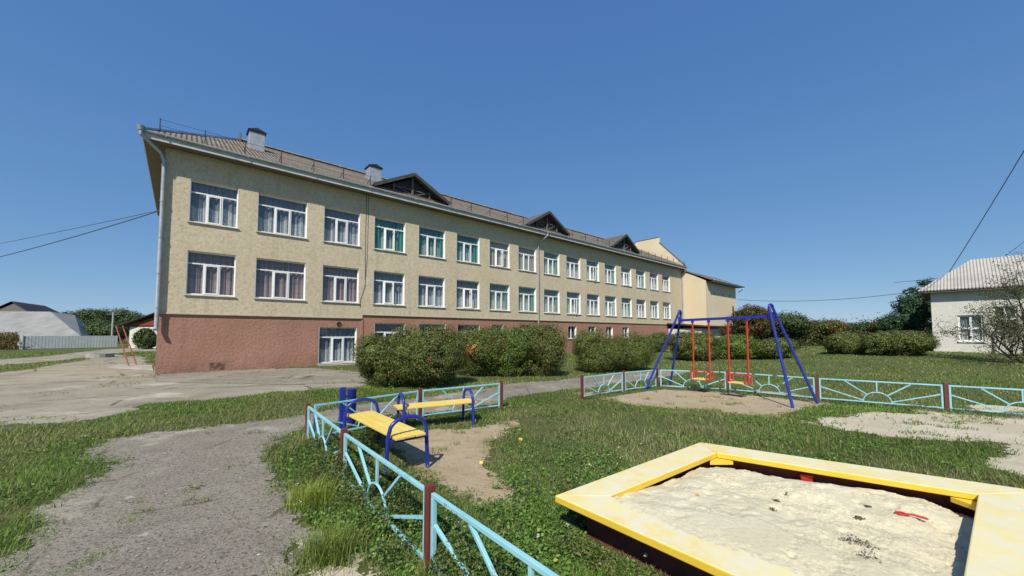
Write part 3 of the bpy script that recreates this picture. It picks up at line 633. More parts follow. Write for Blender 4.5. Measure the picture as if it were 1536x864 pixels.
def fence(label, pts, skip_first=False, skip_last=False):
    pts = [np.array(p) for p in pts]; root = empty('playground_fence', (*pts[0], hgt(*pts[0])), 0, label, 'fence', 'low turquoise fences round the playground')
    for i, p in enumerate(pts):
        d = (pts[min(i+1, len(pts)-1)]-pts[max(i-1, 0)]); a = math.atan2(d[1], d[0])
        if not (i == 0 and skip_first) and not (i == len(pts)-1 and skip_last):
            place('post', post_me, root, bevel=.004, loc=(*(p-pts[0]), 0), rotz=a)
    for a, b in zip(pts, pts[1:]):
        d = b-a; L = np.linalg.norm(d); e = d/L; me = panel_mesh(L-.09); me.materials.append(M['turq'])
        place('panel', me, root, loc=(*(a+e*.045-pts[0]), 0), rotz=math.atan2(d[1], d[0]), bevel=.003)
    return root
def tp(px, py, h=.62): return ground(px, py, h)[:2]
A0 = tp(462, 608); A2 = tp(645, 735); A1 = tp(516, 648); A3 = A2+(A2-A1)/np.linalg.norm(A2-A1)*2.25
fence('low turquoise sunburst fence between the asphalt path and the near bench', [A0, A1, A2, A3])
B1 = tp(630, 588, .58); B2 = tp(752, 576.5, .58)
fence('low turquoise fence behind the far bench ending at a dark red post', [A0+(B1-A0)*.025, B1, B2], skip_first=True)
C0 = tp(873, 565); C1 = tp(935, 558); C2 = tp(985, 554)
fence('short turquoise fence starting beside the gap and running towards the swing', [C0, C1, C2])
D1 = tp(1091, 557.5); D2 = tp(1225, 566.5); D3 = tp(1418, 577); D4 = D3+(D3-D2)/np.linalg.norm(D3-D2)*2.2; D5 = D4+(D3-D2)
fence('long turquoise fence running behind the swing and across the lawn', [C2+(D1-C2)*.03, D1, D2, D3, D4, D5], skip_first=True)

# ------------------------------------------------------------------ benches
def bench(label, a, b, seat_z=.45, wid=.4):
    a = np.array(a); b = np.array(b); d = b-a; L = np.linalg.norm(d); root = empty('bench', (*a, 0), math.atan2(d[1], d[0]), label, 'bench', 'blue framed playground benches')
    for i in range(3):
        y0 = -wid/2+i*wid/3; MB().box(.0+.01*i % .02, y0+.004, seat_z-.035, L-.012*(i % 2), y0+wid/3-.004, seat_z).build('seat_plank', M['yellow'], root, bevel=.006)
    for x in (.1, L-.1):
        hw = wid/2+.045; bw = .29; zt = seat_z+.22; pts = [(x, -bw, -.05), (x, -hw-.01, seat_z)]
        for t in np.linspace(math.pi, 0, 13): pts.append((x, (hw-.01)*math.cos(t), zt-.15+.15*math.sin(t)))
        pts += [(x, hw+.01, seat_z), (x, bw, -.05)]
        fr = MB().tube(pts, .026, 10).build('side_frame', M['blue'], root, True)
        MB().bar((x, -hw, seat_z-.06), (x, hw, seat_z-.06), .04).build('seat_bearer', M['blue'], fr)
    return root
bench('yellow slatted bench with blue tube ends beside the litter bin', ground(540, 618, .5)[:2], ground(617, 653, .5)[:2], .5, .42)
bench('yellow slatted bench with blue tube ends parallel to the back fence', (-2.15, 7.1), (-.80, 7.82))
# litter bin
p = ground(520, 645); bin_ = empty('litter_bin', p, R(40), 'blue steel litter bin hung on a tall blue post at the end of the bench', 'litter bin')
m = MB(); m.box(-.14, -.03, -.05, -.035, .03, .80); m.build('post', M['blue'], bin_, bevel=.015)
m = MB(); rr = [(.055, .10), (.072, .12), (.08, .72), (.088, .73), (.088, .75), (.07, .75), (.06, .2), (.0, .18)]; n = 20
vs = [(.09+r_*math.cos(2*math.pi*k_/n), .02+r_*math.sin(2*math.pi*k_/n), z_) for r_, z_ in rr for k_ in range(n)]
m.add(vs, [(i*n+k_, i*n+(k_+1) % n, (i+1)*n+(k_+1) % n, (i+1)*n+k_) for i in range(len(rr)-1) for k_ in range(n)]+[tuple(range(n-1, -1, -1))]); m.build('drum', M['blue'], bin_, True)
m = MB(); m.bar((-.04, 0, .45), (.0, .01, .45), .04); m.bar((-.04, 0, .62), (.0, .01, .62), .04); m.build('bracket', M['blue'], bin_)

# ------------------------------------------------------------------ swing
swing = empty('swing_set', ((4.9+7.3)/2, (12.7+9.42)/2, 0), 0, 'blue tube swing frame with two yellow seats hanging on red rods', 'swing'); so_ = np.array(swing.location)
FL, BL, FR, BR = ground(967, 586), ground(1005, 578), ground(1190, 612.5), ground(1228, 606)
TL = np.array([5.36, 12.12, 2.52]); TR = np.array([6.84, 10.02, 2.56])
def aframe(f, b, t):
    ax = (b-f); ax[2] = 0; ax /= np.linalg.norm(ax); up = np.array([0, 0, 1.]); pts = [f-np.array([0, 0, .05])-so_]
    for a in np.linspace(math.pi, 0, 11): pts.append(t-so_+ax*.085*math.cos(a)+up*(.085*math.sin(a)-.085))
    pts.append(b-np.array([0, 0, .05])-so_)
    fr = MB().tube(pts, .034, 12).build('leg_frame', M['blue'], swing, True)
    c = t-so_-up*.30; m = MB(); m.hexa([c-ax*.12-up*.09+np.cross(ax, up)*q for q in (-.012,)]+[c+ax*.12-up*.09+np.cross(ax, up)*-.012, c+ax*.11+up*.1+np.cross(ax, up)*-.012, c-ax*.11+up*.1+np.cross(ax, up)*-.012],
        [c-ax*.12-up*.09+np.cross(ax, up)*.012, c+ax*.12-up*.09+np.cross(ax, up)*.012, c+ax*.11+up*.1+np.cross(ax, up)*.012, c-ax*.11+up*.1+np.cross(ax, up)*.012]); m.build('gusset_plate', M['blue'], fr)
aframe(FL, BL, TL); aframe(FR, BR, TR)
LB = np.array([TL[0], TL[1], 2.21])-so_; RB = np.array([TR[0], TR[1], 2.25])-so_
MB().bar(LB, RB, .055, .075).build('crossbeam', M['blue'], swing, bevel=.006)
bd = (RB-LB); bl = np.linalg.norm(bd); bd = bd/bl; pr_ = np.array([-bd[1], bd[0], 0]); pr_ /= np.linalg.norm(pr_)
for (t0, t1, sz) in ((.16, .355, .42), (.57, .765, .42)):
    c = (LB+bd*bl*(t0+t1)/2); c = np.array([c[0], c[1], sz-so_[2]]); hx = np.array([bd[0], bd[1], 0]); hx /= np.linalg.norm(hx); wd = bl*(t1-t0)/2
    m = MB()
    for q in (-.085, .085): m.hexa([c+hx*a_+pr_*b_+np.array([0, 0, -.014]) for a_, b_ in ((-wd+.03, q-.08), (wd-.03, q-.08), (wd-.03, q+.08), (-wd+.03, q+.08))], [c+hx*a_+pr_*b_+np.array([0, 0, .014]) for a_, b_ in ((-wd+.03, q-.08), (wd-.03, q-.08), (wd-.03, q+.08), (-wd+.03, q+.08))])
    st = m.build('seat', M['yellow'], swing, bevel=.006)
    for sg, tt in ((-1, t0), (1, t1)):
        tp_ = LB+bd*bl*tt-np.array([0, 0, .08]); e = c+hx*sg*wd
        MB().bar(tp_, (e[0], e[1], e[2]-.02), .04).build('hanger_rod', M['red_paint'], swing, bevel=.004)
        m = MB(); m.bar(tp_+np.array([0, 0, .1]), tp_-np.array([0, 0, .02]), .07, .06, hx); m.build('hanger_clamp', M['blue'], swing, bevel=.006)
    m = MB(); U = np.array([0, 0, 1.])
    for sg in (-1, 1):
        e = c+hx*sg*(wd-.005)
        m.bar(e-pr_*.2, e+pr_*.2, .035); m.bar(e-pr_*.19, e-pr_*.19+U*.22, .03); m.bar(e+pr_*.19, e+pr_*.19+U*.22, .03); m.bar(e-pr_*.2+U*.22, e+pr_*.2+U*.22, .03)
    m.bar(c-hx*wd-pr_*.19+U*.22, c+hx*wd-pr_*.19+U*.22, .022); m.bar(c-hx*wd+pr_*.19+U*.22, c+hx*wd+pr_*.19+U*.22, .022)
    m.build('seat_rail', M['red_paint'], st)

# ------------------------------------------------------------------ sandbox
HB = .36
oA = ground(1050, 663, HB); oB = ground(832, 743, HB); fd = ground(1536, 733, HB)-oA; fd /= np.linalg.norm(fd)
iA = ground(1075, 679, HB); iB = ground(905, 748, HB); iC = ground(1467, 741, HB); rd = ground(1445, 864, HB)-iC; rd /= np.linalg.norm(rd)
def isect(p, d, q, e):
    t = np.linalg.solve(np.array([[d[0], -e[0]], [d[1], -e[1]]]), (q-p)[:2])[0]; return p+d*t
nd = ground(1109, 864, HB)-ground(867, 757, HB); nd /= np.linalg.norm(nd)
outw = np.array([-rd[1], rd[0], 0]); outw = outw if outw@fd > 0 else -outw
oC = isect(oA, fd, iC+outw*.40, rd); oD = isect(oB, nd, iC+outw*.40, rd)
innear = np.array([-nd[1], nd[0], 0]); innear = innear if innear@(oA-oB) > 0 else -innear
iB = isect(iA, iB-iA, oB+innear*.37, nd); iD = isect(iC, rd, oB+innear*.37, nd)
sb = empty('sandbox', (*((oA+oB+oC+oD)/4)[:2], 0), 0, 'yellow edged wooden sandbox filled with pale sand', 'sandbox'); sbo = np.array([*((oA+oB+oC+oD)/4)[:2], 0.])
dn = np.array([0, 0, .062])
for (p, q, r_, s_) in ((oB, oA, iA, iB), (oA, oC, iC, iA), (oC, oD, iD, iC), (oD, oB, iB, iD)):
    g = (p+q+r_+s_)/4; k_ = lambda x: g+(x-g)*.9985-sbo
    vs = [k_(x)-dn for x in (p, q, r_, s_)]; hi = [k_(x) for x in (p, q, r_, s_)]
    m = MB(); m.add(vs+hi, [(3, 2, 1, 0), (4, 5, 6, 7)]); m.cur = 1; m.add(vs+hi, [(i, (i+1) % 4, (i+1) % 4+4, i+4) for i in range(4)])
    bm_ = m.build('rim_board', [M['sbboard'], M['sbedge']], sb)
    # merge the doubled corners so the bevel runs round the board
    bm = bmesh.new(); bm.from_mesh(bm_.data); bmesh.ops.remove_doubles(bm, verts=bm.verts, dist=1e-5); bm.to_mesh(bm_.data); bm.free()
    bb = bm_.modifiers.new('Bevel', 'BEVEL'); bb.width = .009; bb.segments = 2
    pm_ = [p*.42+s_*.58, q*.42+r_*.58, q*.34+r_*.66, p*.34+s_*.66]
    MB().hexa([np.array([x[0]-sbo[0], x[1]-sbo[1], -.05]) for x in pm_], [np.array([x[0]-sbo[0], x[1]-sbo[1], HB-.065]) for x in pm_]).build('side_panel', M['maroon'], sb)
for c_, n1, n2 in ((iA, iB, iC), (iC, iA, iD)):
    a_ = (n1-c_)/np.linalg.norm(n1-c_)*.17; b_ = (n2-c_)/np.linalg.norm(n2-c_)*.17; z = np.array([0, 0, -.064]); w_ = np.array([0, 0, -.045])
    o_ = -(a_+b_)*.25
    MB().hexa([x-sbo+z+w_ for x in (c_+o_, c_+a_, c_+b_)], [x-sbo+z-np.array([0, 0, .003]) for x in (c_+o_, c_+a_, c_+b_)]).build('corner_brace', M['sbedge'], sb)
# sand: a heaped surface
n = 230; U_, V_ = np.meshgrid(np.linspace(-.02, 1.02, n), np.linspace(-.02, 1.02, n))   # U: A->C , V: A->B
Pn = (1-U_)[..., None]*((1-V_)[..., None]*iA+V_[..., None]*iB)+U_[..., None]*((1-V_)[..., None]*iC+V_[..., None]*iD)
x, y = Pn[..., 0], Pn[..., 1]
hh = .285+.06*sst(.35, .95, V_)+.02*sst(.25, .55, U_)*sst(.8, .55, U_)-.07*sst(.80, .98, U_)*(1-.3*V_)-.075*sst(.16, .0, V_)-.06*sst(.13, .0, U_)*(1-V_*.5)
hh = hh+.085*(fbm(x, y, .6, 5)-.5)+.055*(fbm(x, y, .2, 9, 2)-.5)+.020*np.maximum(fbm(x, y, .055, 12, 2)-.5, -.1)+.012*(rng.random(x.shape)-.5)*sst(.45, .6, fbm(x, y, .3, 15))
pits = rng.random((40, 2))
for a_, b_ in pits:
    d2 = ((U_-a_)**2+(V_-b_)**2)/rng.uniform(.0001, .0005); hh = hh-.022*np.exp(-d2)+.008*np.exp(-d2/3)
hh = np.minimum(hh, HB-.010+.02*sst(.9, 1, V_)*0)
V3 = np.stack([x, y, hh], -1).reshape(-1, 3)
me = bpy.data.meshes.new('sand'); me.from_pydata(V3.tolist(), [], [(j*n+i, (j+1)*n+i, (j+1)*n+i+1, j*n+i+1) for j in range(n-1) for i in range(n-1)])
me.polygons.foreach_set('use_smooth', [True]*len(me.polygons)); me.materials.append(M['sand']); so2 = stuff(place('sand', me))
tag(so2, 'pale heaped sand with footmarks filling the yellow sandbox', 'sand')
def sand_at(px, py):
    h_ = HB-.1
    for _ in range(6):
        p = ground(px, py, h_); i = np.argmin((x-p[0])**2+(y-p[1])**2); h_ = hh.ravel()[i]
    return ground(px, py, h_)
p = sand_at(1364, 776); sp = empty('toy_spade', p+np.array([0, 0, .012]), R(-28), 'small red plastic toy spade lying on the sand', 'toy')
sp.scale = (.62, .62, .8)
MB().tube([(-.02, 0, .012), (.03, 0, .018), (.09, 0, .012)], .011, 8).build('handle', M['plastic'], sp, True)
m = MB(); m.tube([(-.02, .0, .012), (-.06, .035, .014), (-.12, .035, .012), (-.135, 0, .012), (-.12, -.035, .012), (-.06, -.035, .014), (-.02, 0, .012)], .010, 7); m.build('grip', M['plastic'], sp, True)
m = MB(); m.add([(.08, -.03, .01), (.08, .03, .01), (.17, .035, .0), (.17, -.035, .0), (.19, 0, -.005), (.08, 0, .0), (.17, 0, -.012)], [(0, 5, 6, 3), (5, 1, 2, 6), (3, 6, 4), (6, 2, 4)]); o = m.build('blade', M['plastic'], sp); o.modifiers.new('Solidify', 'SOLIDIFY').thickness = .006
p = sand_at(1209, 719); m = MB(); m.hexa([(-.05, -.04, -.03), (.05, -.04, -.03), (.05, .04, -.03), (-.05, .04, -.03)], [(-.062, -.048, .06), (.062, -.048, .06), (.062, .048, .06), (-.062, .048, .06)])
tag(m.build('toy_mould', M['plastic'], None, bevel=.01, loc=p+np.array([0, 0, .0]), rotz=R(-25)), 'red plastic toy mould half buried against the back board of the sandbox', 'toy')
def blob(name, label, p, r_, mat, cat, squash=.85, grp=None):
    m = MB(); n = 12; vs = []; rows = 7
    for i in range(rows+1):
        t = math.pi*i/rows
        for k_ in range(n): vs.append((r_*math.sin(t)*math.cos(2*math.pi*k_/n)*(1+.06*math.sin(3*k_)), r_*math.sin(t)*math.sin(2*math.pi*k_/n), r_*squash*math.cos(t)*(1-.15*(math.sin(t) < .3 and i < 2))))
    m.add(vs, [(i*n+k_, (i+1)*n+k_, (i+1)*n+(k_+1) % n, i*n+(k_+1) % n) for i in range(rows) for k_ in range(n)])
    return tag(m.build(name, mat, None, True, loc=p+np.array([0, 0, r_*squash*.8])), label, cat, grp)
blob('fallen_apple', 'yellow windfall apple on the grass beside the bare soil patch', ground(781, 662), .04, M['fruit'], 'apple', grp='windfall apples')
blob('fallen_apple', 'smaller pale apple lying at the tuft on the bare soil patch', ground(722, 697), .033, M['fruit'], 'apple', grp='windfall apples')
blob('orange_peel', 'bit of orange peel on the sand', sand_at(1046, 743), .016, pm('peel', (.6, .32, .06), [(9, (.5, .25, .05), .4, .7)], .6), 'peel', .5)

# ------------------------------------------------------------------ bushes by the school
G1 = 'bushes in front of the school'
def bsh(label, *a, **k): return bush('bush', label, *a, cat='bush', group=G1, **k)
bsh('brownish olive bush at the end of the hedge beside the ground floor window', 537, 625, 498, 583, 34000, rust=.04, patches=[(.35, .28, .03, (.35, .02, .012))])
bsh('tall dense olive bush nearest the far bench', 588, 700, 487, 584, 46000, rust=.05)
bsh('dark bush with an orange dead patch in the middle of the hedge', 672, 772, 489, 566, 40000, rust=.04, patches=[(-.3, .5, .11, (.34, .14, .04))])
bsh('bright green bush under the downpipe between two darker ones', 735, 805, 488, 566, 30000, rust=.02, cols=GREENS)
bsh('bush with reddish brown top at the hedge gap', 775, 850, 484, 566, 32000, rust=.2, rustcol=(.10, .055, .028))
bsh('rounded dark green bush beyond the hedge gap', 856, 935, 490, 560, 30000)
bsh('low spreading green bush left of the swing frame', 910, 982, 497, 558, 26000)
bsh('small round bush before the white porch', 967, 1004, 499, 529, 12000, leaf=.09)
bsh('broad bush seen between the swing legs', 1000, 1075, 496, 542, 24000, leaf=.08)
bsh('yellowish green bush behind the swing seats', 1062, 1136, 501, 540, 22000, leaf=.08, cols=GREENS, depth=.8)
bsh('low bush beside the far leg of the swing', 1122, 1190, 508, 540, 16000, leaf=.08)
G2 = 'clipped shrubs on the lawn'
bush('shrub', 'smaller clipped round shrub on the lawn', 1240, 1294, 499, 532, 22000, group=G2, leaf=.075, lumps=4, cat='shrub')
bush('shrub', 'larger clipped dark shrub beside the white house', 1296, 1394, 494, 535, 36000, group=G2, leaf=.075, lumps=7, depth=.7, cat='shrub')
# trees
def tree_px(label, x0, x1, ytop, Y, n, cols=GREENS, leaf=.16, grp='trees along the lawn edge', rust=0, trunk_r=.12, clump=.5, name='tree', **k):
    xm = (x0+x1)/2; b = at(xm, 500, Y); z = float(hgt(b[0], b[1])); h = at(xm, ytop, Y)[2]-z; w = (x1-x0)/FPX*Y
    return branch_tree(name, label, (b[0], Y, z), h, w, n, cols, leaf, group=grp, rust=rust, trunk_r=trunk_r, clump=clump, **k)
tree_px('round rusty brown tree at the corner of the end wing', 1092, 1160, 457, 30, 22000, [(.09, .075, .025), (.06, .07, .02)], .12, rust=.35, clump=.35)
DK = [(.06, .095, .03), (.08, .115, .038), (.05, .075, .026)]
labs = ['feathery mid green tree just right of the swing frame', 'short dark tree in the far row beyond the swing', 'brownish small tree in the far row', 'low dark tree in the far row before the shrubs', 'dark tree above the smaller clipped shrub', 'flat topped dark tree between the two shrubs', 'dense low tree above the larger shrub']
for lb, x0, x1, yt, Y, rs in zip(labs, (1142, 1185, 1212, 1245, 1272, 1300, 1325), (1212, 1240, 1262, 1300, 1326, 1350, 1380), (470, 485, 482, 488, 484, 486, 474), (34, 40, 37, 42, 38, 41, 35), (0.05, .05, .3, .05, 0, .1, .05)):
    tree_px(lb, x0-6, x1+6, yt, Y, 13000, DK if rs < .2 else THUJA, .17, rust=rs, clump=.5)
    
UND = []
P = []
for xx in np.arange(1120, 1420, 1.2):
    Y = rng.uniform(36, 46); b = at(xx, 500, Y); P.append((b[0], Y+.3*rng.normal(), hgt(b[0], Y)))
P = np.repeat(np.array(P), 130, 0); P = P+rng.normal(0, .5, P.shape); P[:, 2] = np.abs(rng.normal(0, 1, len(P)))*.9+hgt(P[:, 0], P[:, 1])
me = leaf_mesh('undergrowth', P, unit(rng.normal(size=P.shape)+[0, -.3, .5]), .16*rng.uniform(.6, 1.4, len(P)), shade(len(P), [(.075, .105, .033), (.115, .12, .05), (.06, .085, .028)], None, .25), .6)
tag(stuff(place('undergrowth', me)), 'dark tangled undergrowth below the far row of trees', 'undergrowth')
# tall dark tree left of the white house
b = at(1385, 500, 33); z = float(hgt(b[0], 33)); h = at(1385, 418, 33)[2]-z
bl = [(.2, 0, h*.82, .9, .9, h*.16), (-.6, .1, h*.62, 1.3, 1.1, h*.2), (.5, .3, h*.6, 1.2, 1.1, h*.2), (-1.3, 0, h*.42, 1.3, 1.2, h*.2), (-2.4, .1, h*.28, 1.1, 1.1, h*.2), (.2, 0, h*.3, 1.6, 1.3, h*.25), (1.2, 0, h*.72, .8, .8, h*.14)]
branch_tree('tree', 'tall dark green tree rising behind the corner of the white house', (b[0], 33, z), h, 3, 26000, [(.045, .095, .045), (.055, .11, .042), (.04, .075, .036)], .14, blobs=bl, clump=.38, K=45, group='trees along the lawn edge')

# ------------------------------------------------------------------ white house (right)
HY = 26.0; a = at(1399, 500, HY); HA = R(-50); hz = float(hgt(a[0], HY))
house = empty('white_house', (a[0], HY, hz), HA, 'whitewashed single storey house with pale corrugated hip roof behind a sprawling tree', 'house')
cs, sn = math.cos(HA), math.sin(HA)
def hl(px, py, yl=0.):    # local point on the house plane y=yl
    r = ray(px, py); n_ = np.array([-sn, cos_]) if False else np.array([-sn, cs]); o2 = np.array([a[0], HY])+n_*yl; t = (o2@n_)/(r[:2]@n_); p = r*t
    d = p[:2]-np.array([a[0], HY]); return np.array([d[0]*cs+d[1]*sn, yl, p[2]+EYE-hz])
ze = hl(1400, 437)[2]; HL = 12.
w1 = (hl(1436, 473)[0], hl(1475, 473)[0], hl(1436, 512)[2], hl(1436, 473)[2]); w2 = (hl(1479, 457)[0]+.25, hl(1516, 457)[0]+.25, hl(1490, 497)[2], hl(1490, 460)[2])
m = MB(); wall_with_holes(m, 0, HL, -1, ze, [w1, w2], 0); m.quad((0, 0, -1), (0, 0, ze), (0, 8, ze), (0, 8, -1)); m.quad((HL, 0, -1), (HL, 8, -1), (HL, 8, ze), (HL, 0, ze)); m.quad((0, 8, -1), (0, 8, ze), (HL, 8, ze), (HL, 8, -1)); m.build('wall', M['white_wall'], house)
m = MB(); m.quad((.1, 1.6, -.5), (HL-.1, 1.6, -.5), (HL-.1, 1.6, ze), (.1, 1.6, ze)); m.build('room_partition', M['dark'], house)
bx = hl(1490, 500)[0]; m = MB(); m.box(bx, -.14, -1, bx+.22, -.003, 1.1); m.build('buttress', M['white_wall'], house)
for (s0, s1, z0, z1) in (w1, w2):
    w, h = s1-s0, z1-z0; m = MB(); t = .1
    m.box(0, 0, 0, w, .08, t); m.box(0, 0, h-t, w, .08, h); m.box(0, 0, t, t, .08, h-t); m.box(w-t, 0, t, w, .08, h-t); m.box(w/2-.05, 0, t, w/2+.05, .08, h-t); m.box(t, .004, h*.5-.06, w-t, .084, h*.5+.06)
    f = m.build('window', M['pvc'], house, loc=(s0, .10, z0))
    m = MB(); m.quad((.05, .05, .05), (w-.05, .05, .05), (w-.05, .05, h-.05), (.05, .05, h-.05)); m.build('pane', M['glass'], f)
    m = MB(); m.box(-.06, -.16, -.07, w+.06, -.002, -.003); m.build('sill', M['sill'], f)
    place('curtain', curtain_mesh(w, h, 'white', 3), f)
m = MB(); oh = .55; zr = hl(1457, 391, 3.6)[2]; xr = hl(1457, 391, 3.6)[0]
m.add([(-oh, -oh, ze-.02), (HL+oh, -oh, ze-.02), (HL-3, 3.6, zr), (xr, 3.6, zr), (HL+oh, 8+oh, ze-.02), (-oh, 8+oh, ze-.02)], [(0, 1, 2, 3), (2, 4, 5, 3), (0, 3, 5), (1, 4, 2)])
o = m.build('roof', M['paleroof'], house); s_ = o.modifiers.new('Solidify', 'SOLIDIFY'); s_.thickness = .08; s_.offset = 1
m = MB(); m.box(-oh+.05, -oh+.05, ze-.12, HL+oh-.05, -.003, ze-.05); m.box(-oh+.05, -.001, ze-.12, -.003, 8, ze-.05); m.build('soffit', M['oldwood'], house)
# sprawling thin tree in front of the house
def sprawl(label, px, py, reach, n):
    b = gpt(px, py); root = empty('fruit_tree', b, 0, label, 'tree'); m = MB(); tips = []
    def grow(p, d, L, r_, lev):
        pts = [p]; q = p.copy(); dd = d.copy()
        for _ in range(4):
            dd = unit(dd+rng.normal(0, .22, 3)+np.array([0, 0, .03 if lev else .1])); q = q+dd*L/4; pts.append(q.copy())
            if lev >= 1: tips.append((q.copy(), lev))
        m.tube(pts, [r_, r_*.85, r_*.7, r_*.55, r_*.4], 6 if lev < 2 else 4)
        if lev < 3:
            for _ in range((5, 4, 4)[lev]):
                i = rng.integers(1, 5); d2 = unit(dd+rng.normal(0, .75, 3)+np.array([0, 0, .12])); grow(pts[i], d2, L*rng.uniform(.5, .75), r_*.5, lev+1)
    for d in ((-.75, -.05, .75), (-.9, .1, .42), (-.45, .0, 1.), (.1, -.1, 1.1), (.7, 0, .8)): grow(np.array([0, 0, .0]), unit(np.array(d)), reach*rng.uniform(.85, 1.1), .055, 0)
    m.build('trunk', M['bark'], root, True)
    T = np.array([t[0] for t in tips]); P = T[rng.integers(0, len(T), n)]+rng.normal(0, .13, (n, 3))
    P = P[P[:, 2] > .2]
    place('crown', leaf_mesh('crown', P, unit(rng.normal(size=P.shape)+[0, -.2, .6]), .075*rng.uniform(.6, 1.3, len(P)), shade(len(P), [(.09, .12, .04), (.13, .14, .06), (.08, .085, .04)], None, .25), .55), root)
sprawl('sprawling thin branched tree with sparse leaves in front of the white house', 1536, 545, 2.8, 12000)

# ------------------------------------------------------------------ left background
p0, p1 = ground(32, 524), ground(176, 521.3); d = p1-p0; L = np.linalg.norm(d)
fe = empty('sheet_fence', p0, math.atan2(d[1], d[0]), 'grey blue sheet metal fence along the lane with a white end post', 'fence')
m = MB(); hF = at(90, 504, p0[1])[2]; m.box(.12, -.02, .05, L, .02, hF); 
for t in np.arange(.12, L, .25): m.box(t, -.034, .05, t+.06, -.021, hF-.01)
m.build('sheet_panel', M['fencegrey'], fe); MB().box(-.15, -.12, -.1, .1, .1, hF+.12).build('post', M['white_wall'], fe, bevel=.02)
def shell_house(name, label, wallpts, zeave, roof_polys, wallmat, roofmat, extra=None):
    bx_ = np.array(wallpts); root = empty(name, (*bx_[0], 0), 0, label, 'house', 'village houses beyond the yard'); o_ = np.array([*bx_[0], 0.])
    m = MB(); m.hexa([np.array([*p, -.2])-o_ for p in wallpts], [np.array([*p, zeave])-o_ for p in wallpts]); m.build('wall', wallmat, root)
    m = MB()
    for pl in roof_polys: m.quad(*[np.array(p)-o_ for p in pl])
    o = m.build('roof', roofmat, root); s_ = o.modifiers.new('Solidify', 'SOLIDIFY'); s_.thickness = .12; s_.offset = 0
    return root, o_
E0, E1 = at(-160, 507, 56), at(122, 506, 56); R0, R1 = at(-160, 466, 63), at(75, 468, 63); E2 = at(149, 503, 72); R2 = at(112, 473, 70)
shell_house('grey_roof_house', 'low house with a broad pale grey sheet hip roof behind the sheet fence', [(E0[0], 56.6), (E1[0]-.6, 56.6), (E2[0]-.8, 71), (E0[0], 71)], E1[2]-.1, [(E0, E1, R1, R0), (E1, E2, R2, R1), (R0, R1, R2, (E0[0], 76, R0[2]-1.5))], M['white_wall'], M['greyroof'])
ap, el, er = at(17, 452, 82), at(-18, 467, 82), at(44, 468, 82); bp, br = at(68, 459, 96), at(90, 471, 96); bL = np.array([el[0], 96, el[2]])
rt, o_ = shell_house('dark_roof_house', 'house with a dark gabled roof rising above the pale grey roof', [(el[0]+.6, 82.6), (er[0]-.6, 82.6), (er[0]-.6, 95), (el[0]+.6, 95)], el[2], [(ap, er, br, bp), (ap, bp, bL, el)], M['white_wall'], M['darkroof'])
MB().hexa([el+[.6, .4, 0]-o_, er+[-.6, .4, 0]-o_, ap+[0, .4, -.4]-o_], [el+[.6, .6, 0]-o_, er+[-.6, .6, 0]-o_, ap+[0, .6, -.4]-o_]).build('gable', M['oldwood'], rt)
MB().box(*(at(95, 474, 90)-o_+[-.3, 0, -1]), *(at(95, 468, 90)-o_+[.3, .6, 0])).build('chimney', M['darkmetal'], rt)
Y3 = 46; el = at(173, 489, Y3); ap = at(262, 459, Y3); er = at(350, 489, Y3); bk = np.array([0, 9, 0])
rt, o_ = shell_house('red_gable_house', 'white house with a red boarded gable beside the school corner', [(at(186, 490, Y3)[0], Y3+.7), (at(338, 490, Y3)[0], Y3+.7), (at(338, 490, Y3)[0], Y3+9), (at(186, 490, Y3)[0], Y3+9)], el[2]-.1, [(el, el+bk, ap+bk, ap), (ap, ap+bk, er+bk, er)], M['white_wall'], M['darkroof'])
MB().hexa([el+[.9, .55, .05]-o_, er+[-.9, .55, .05]-o_, ap+[0, .55, -.35]-o_], [el+[.9, .68, .05]-o_, er+[-.9, .68, .05]-o_, ap+[0, .68, -.35]-o_]).build('gable', M['redroof'], rt)
p = at(168, 508, 50); pl = empty('utility_pole', (p[0], 50, 0), 0, 'slim concrete utility pole rising in front of the round tree', 'pole'); hp = at(168, 468, 50)[2]
MB().tube([(0, 0, -.2), (0, 0, hp)], [.14, .10], 10).build('shaft', M['pole'], pl, True); m = MB(); m.bar((-.8, 0, hp-.3), (.8, 0, hp-.3), .09); m.build('crossarm', M['oldwood'], pl)
for i, (x0, x1, yt, Y, lb) in enumerate(((108, 165, 464, 74, 'wide round tree left of the utility pole'), (145, 205, 462, 78, 'wide round tree right of the utility pole'), (140, 180, 485, 66, 'low bushy tree at the end of the sheet fence'))):
    tree_px(lb, x0, x1, yt, Y, 14000, [(.075, .12, .035), (.09, .14, .045), (.07, .10, .04)], .3, 'trees behind the village houses', clump=1.0)
bush('bush', 'dark green bush before the white house by the school corner', 203, 236, 492, 524, 9000, leaf=.16, cols=DK, depth=.6)
# leaning red frame
q0, q1 = ground(195, 551), ground(206, 547.5); t0, t1 = at(174, 489, q0[1]+.9), at(184, 489, q1[1]+.9)
fr = empty('leaning_frame', q0, 0, 'rusty red leaning pole frame standing on a slab beside the school corner', 'frame')
for q, t in ((q0, t0), (q1, t1)): MB().tube([q-q0-[0, 0, .1], t-q0], .034, 8).build('pole', M['rust'], fr, True)
m = MB()
for f in (.25, .5, .97): m.tube([(q0+(t0-q0)*f)-q0, (q1+(t1-q1)*f)-q0], .018, 6)
m.build('rung', M['rust'], fr, True)
m = MB(); m.hexa([np.array([*ground(*c_)[:2], 0]) for c_ in ((163, 553), (230, 556), (228, 549), (178, 548))], [np.array([*ground(*c_)[:2], .07]) for c_ in ((163, 553), (230, 556), (228, 549), (178, 548))]); structure(m.build('concrete_slab', M['pole'], bevel=.02))
p = ground(150, 536); m = MB(); n = 16
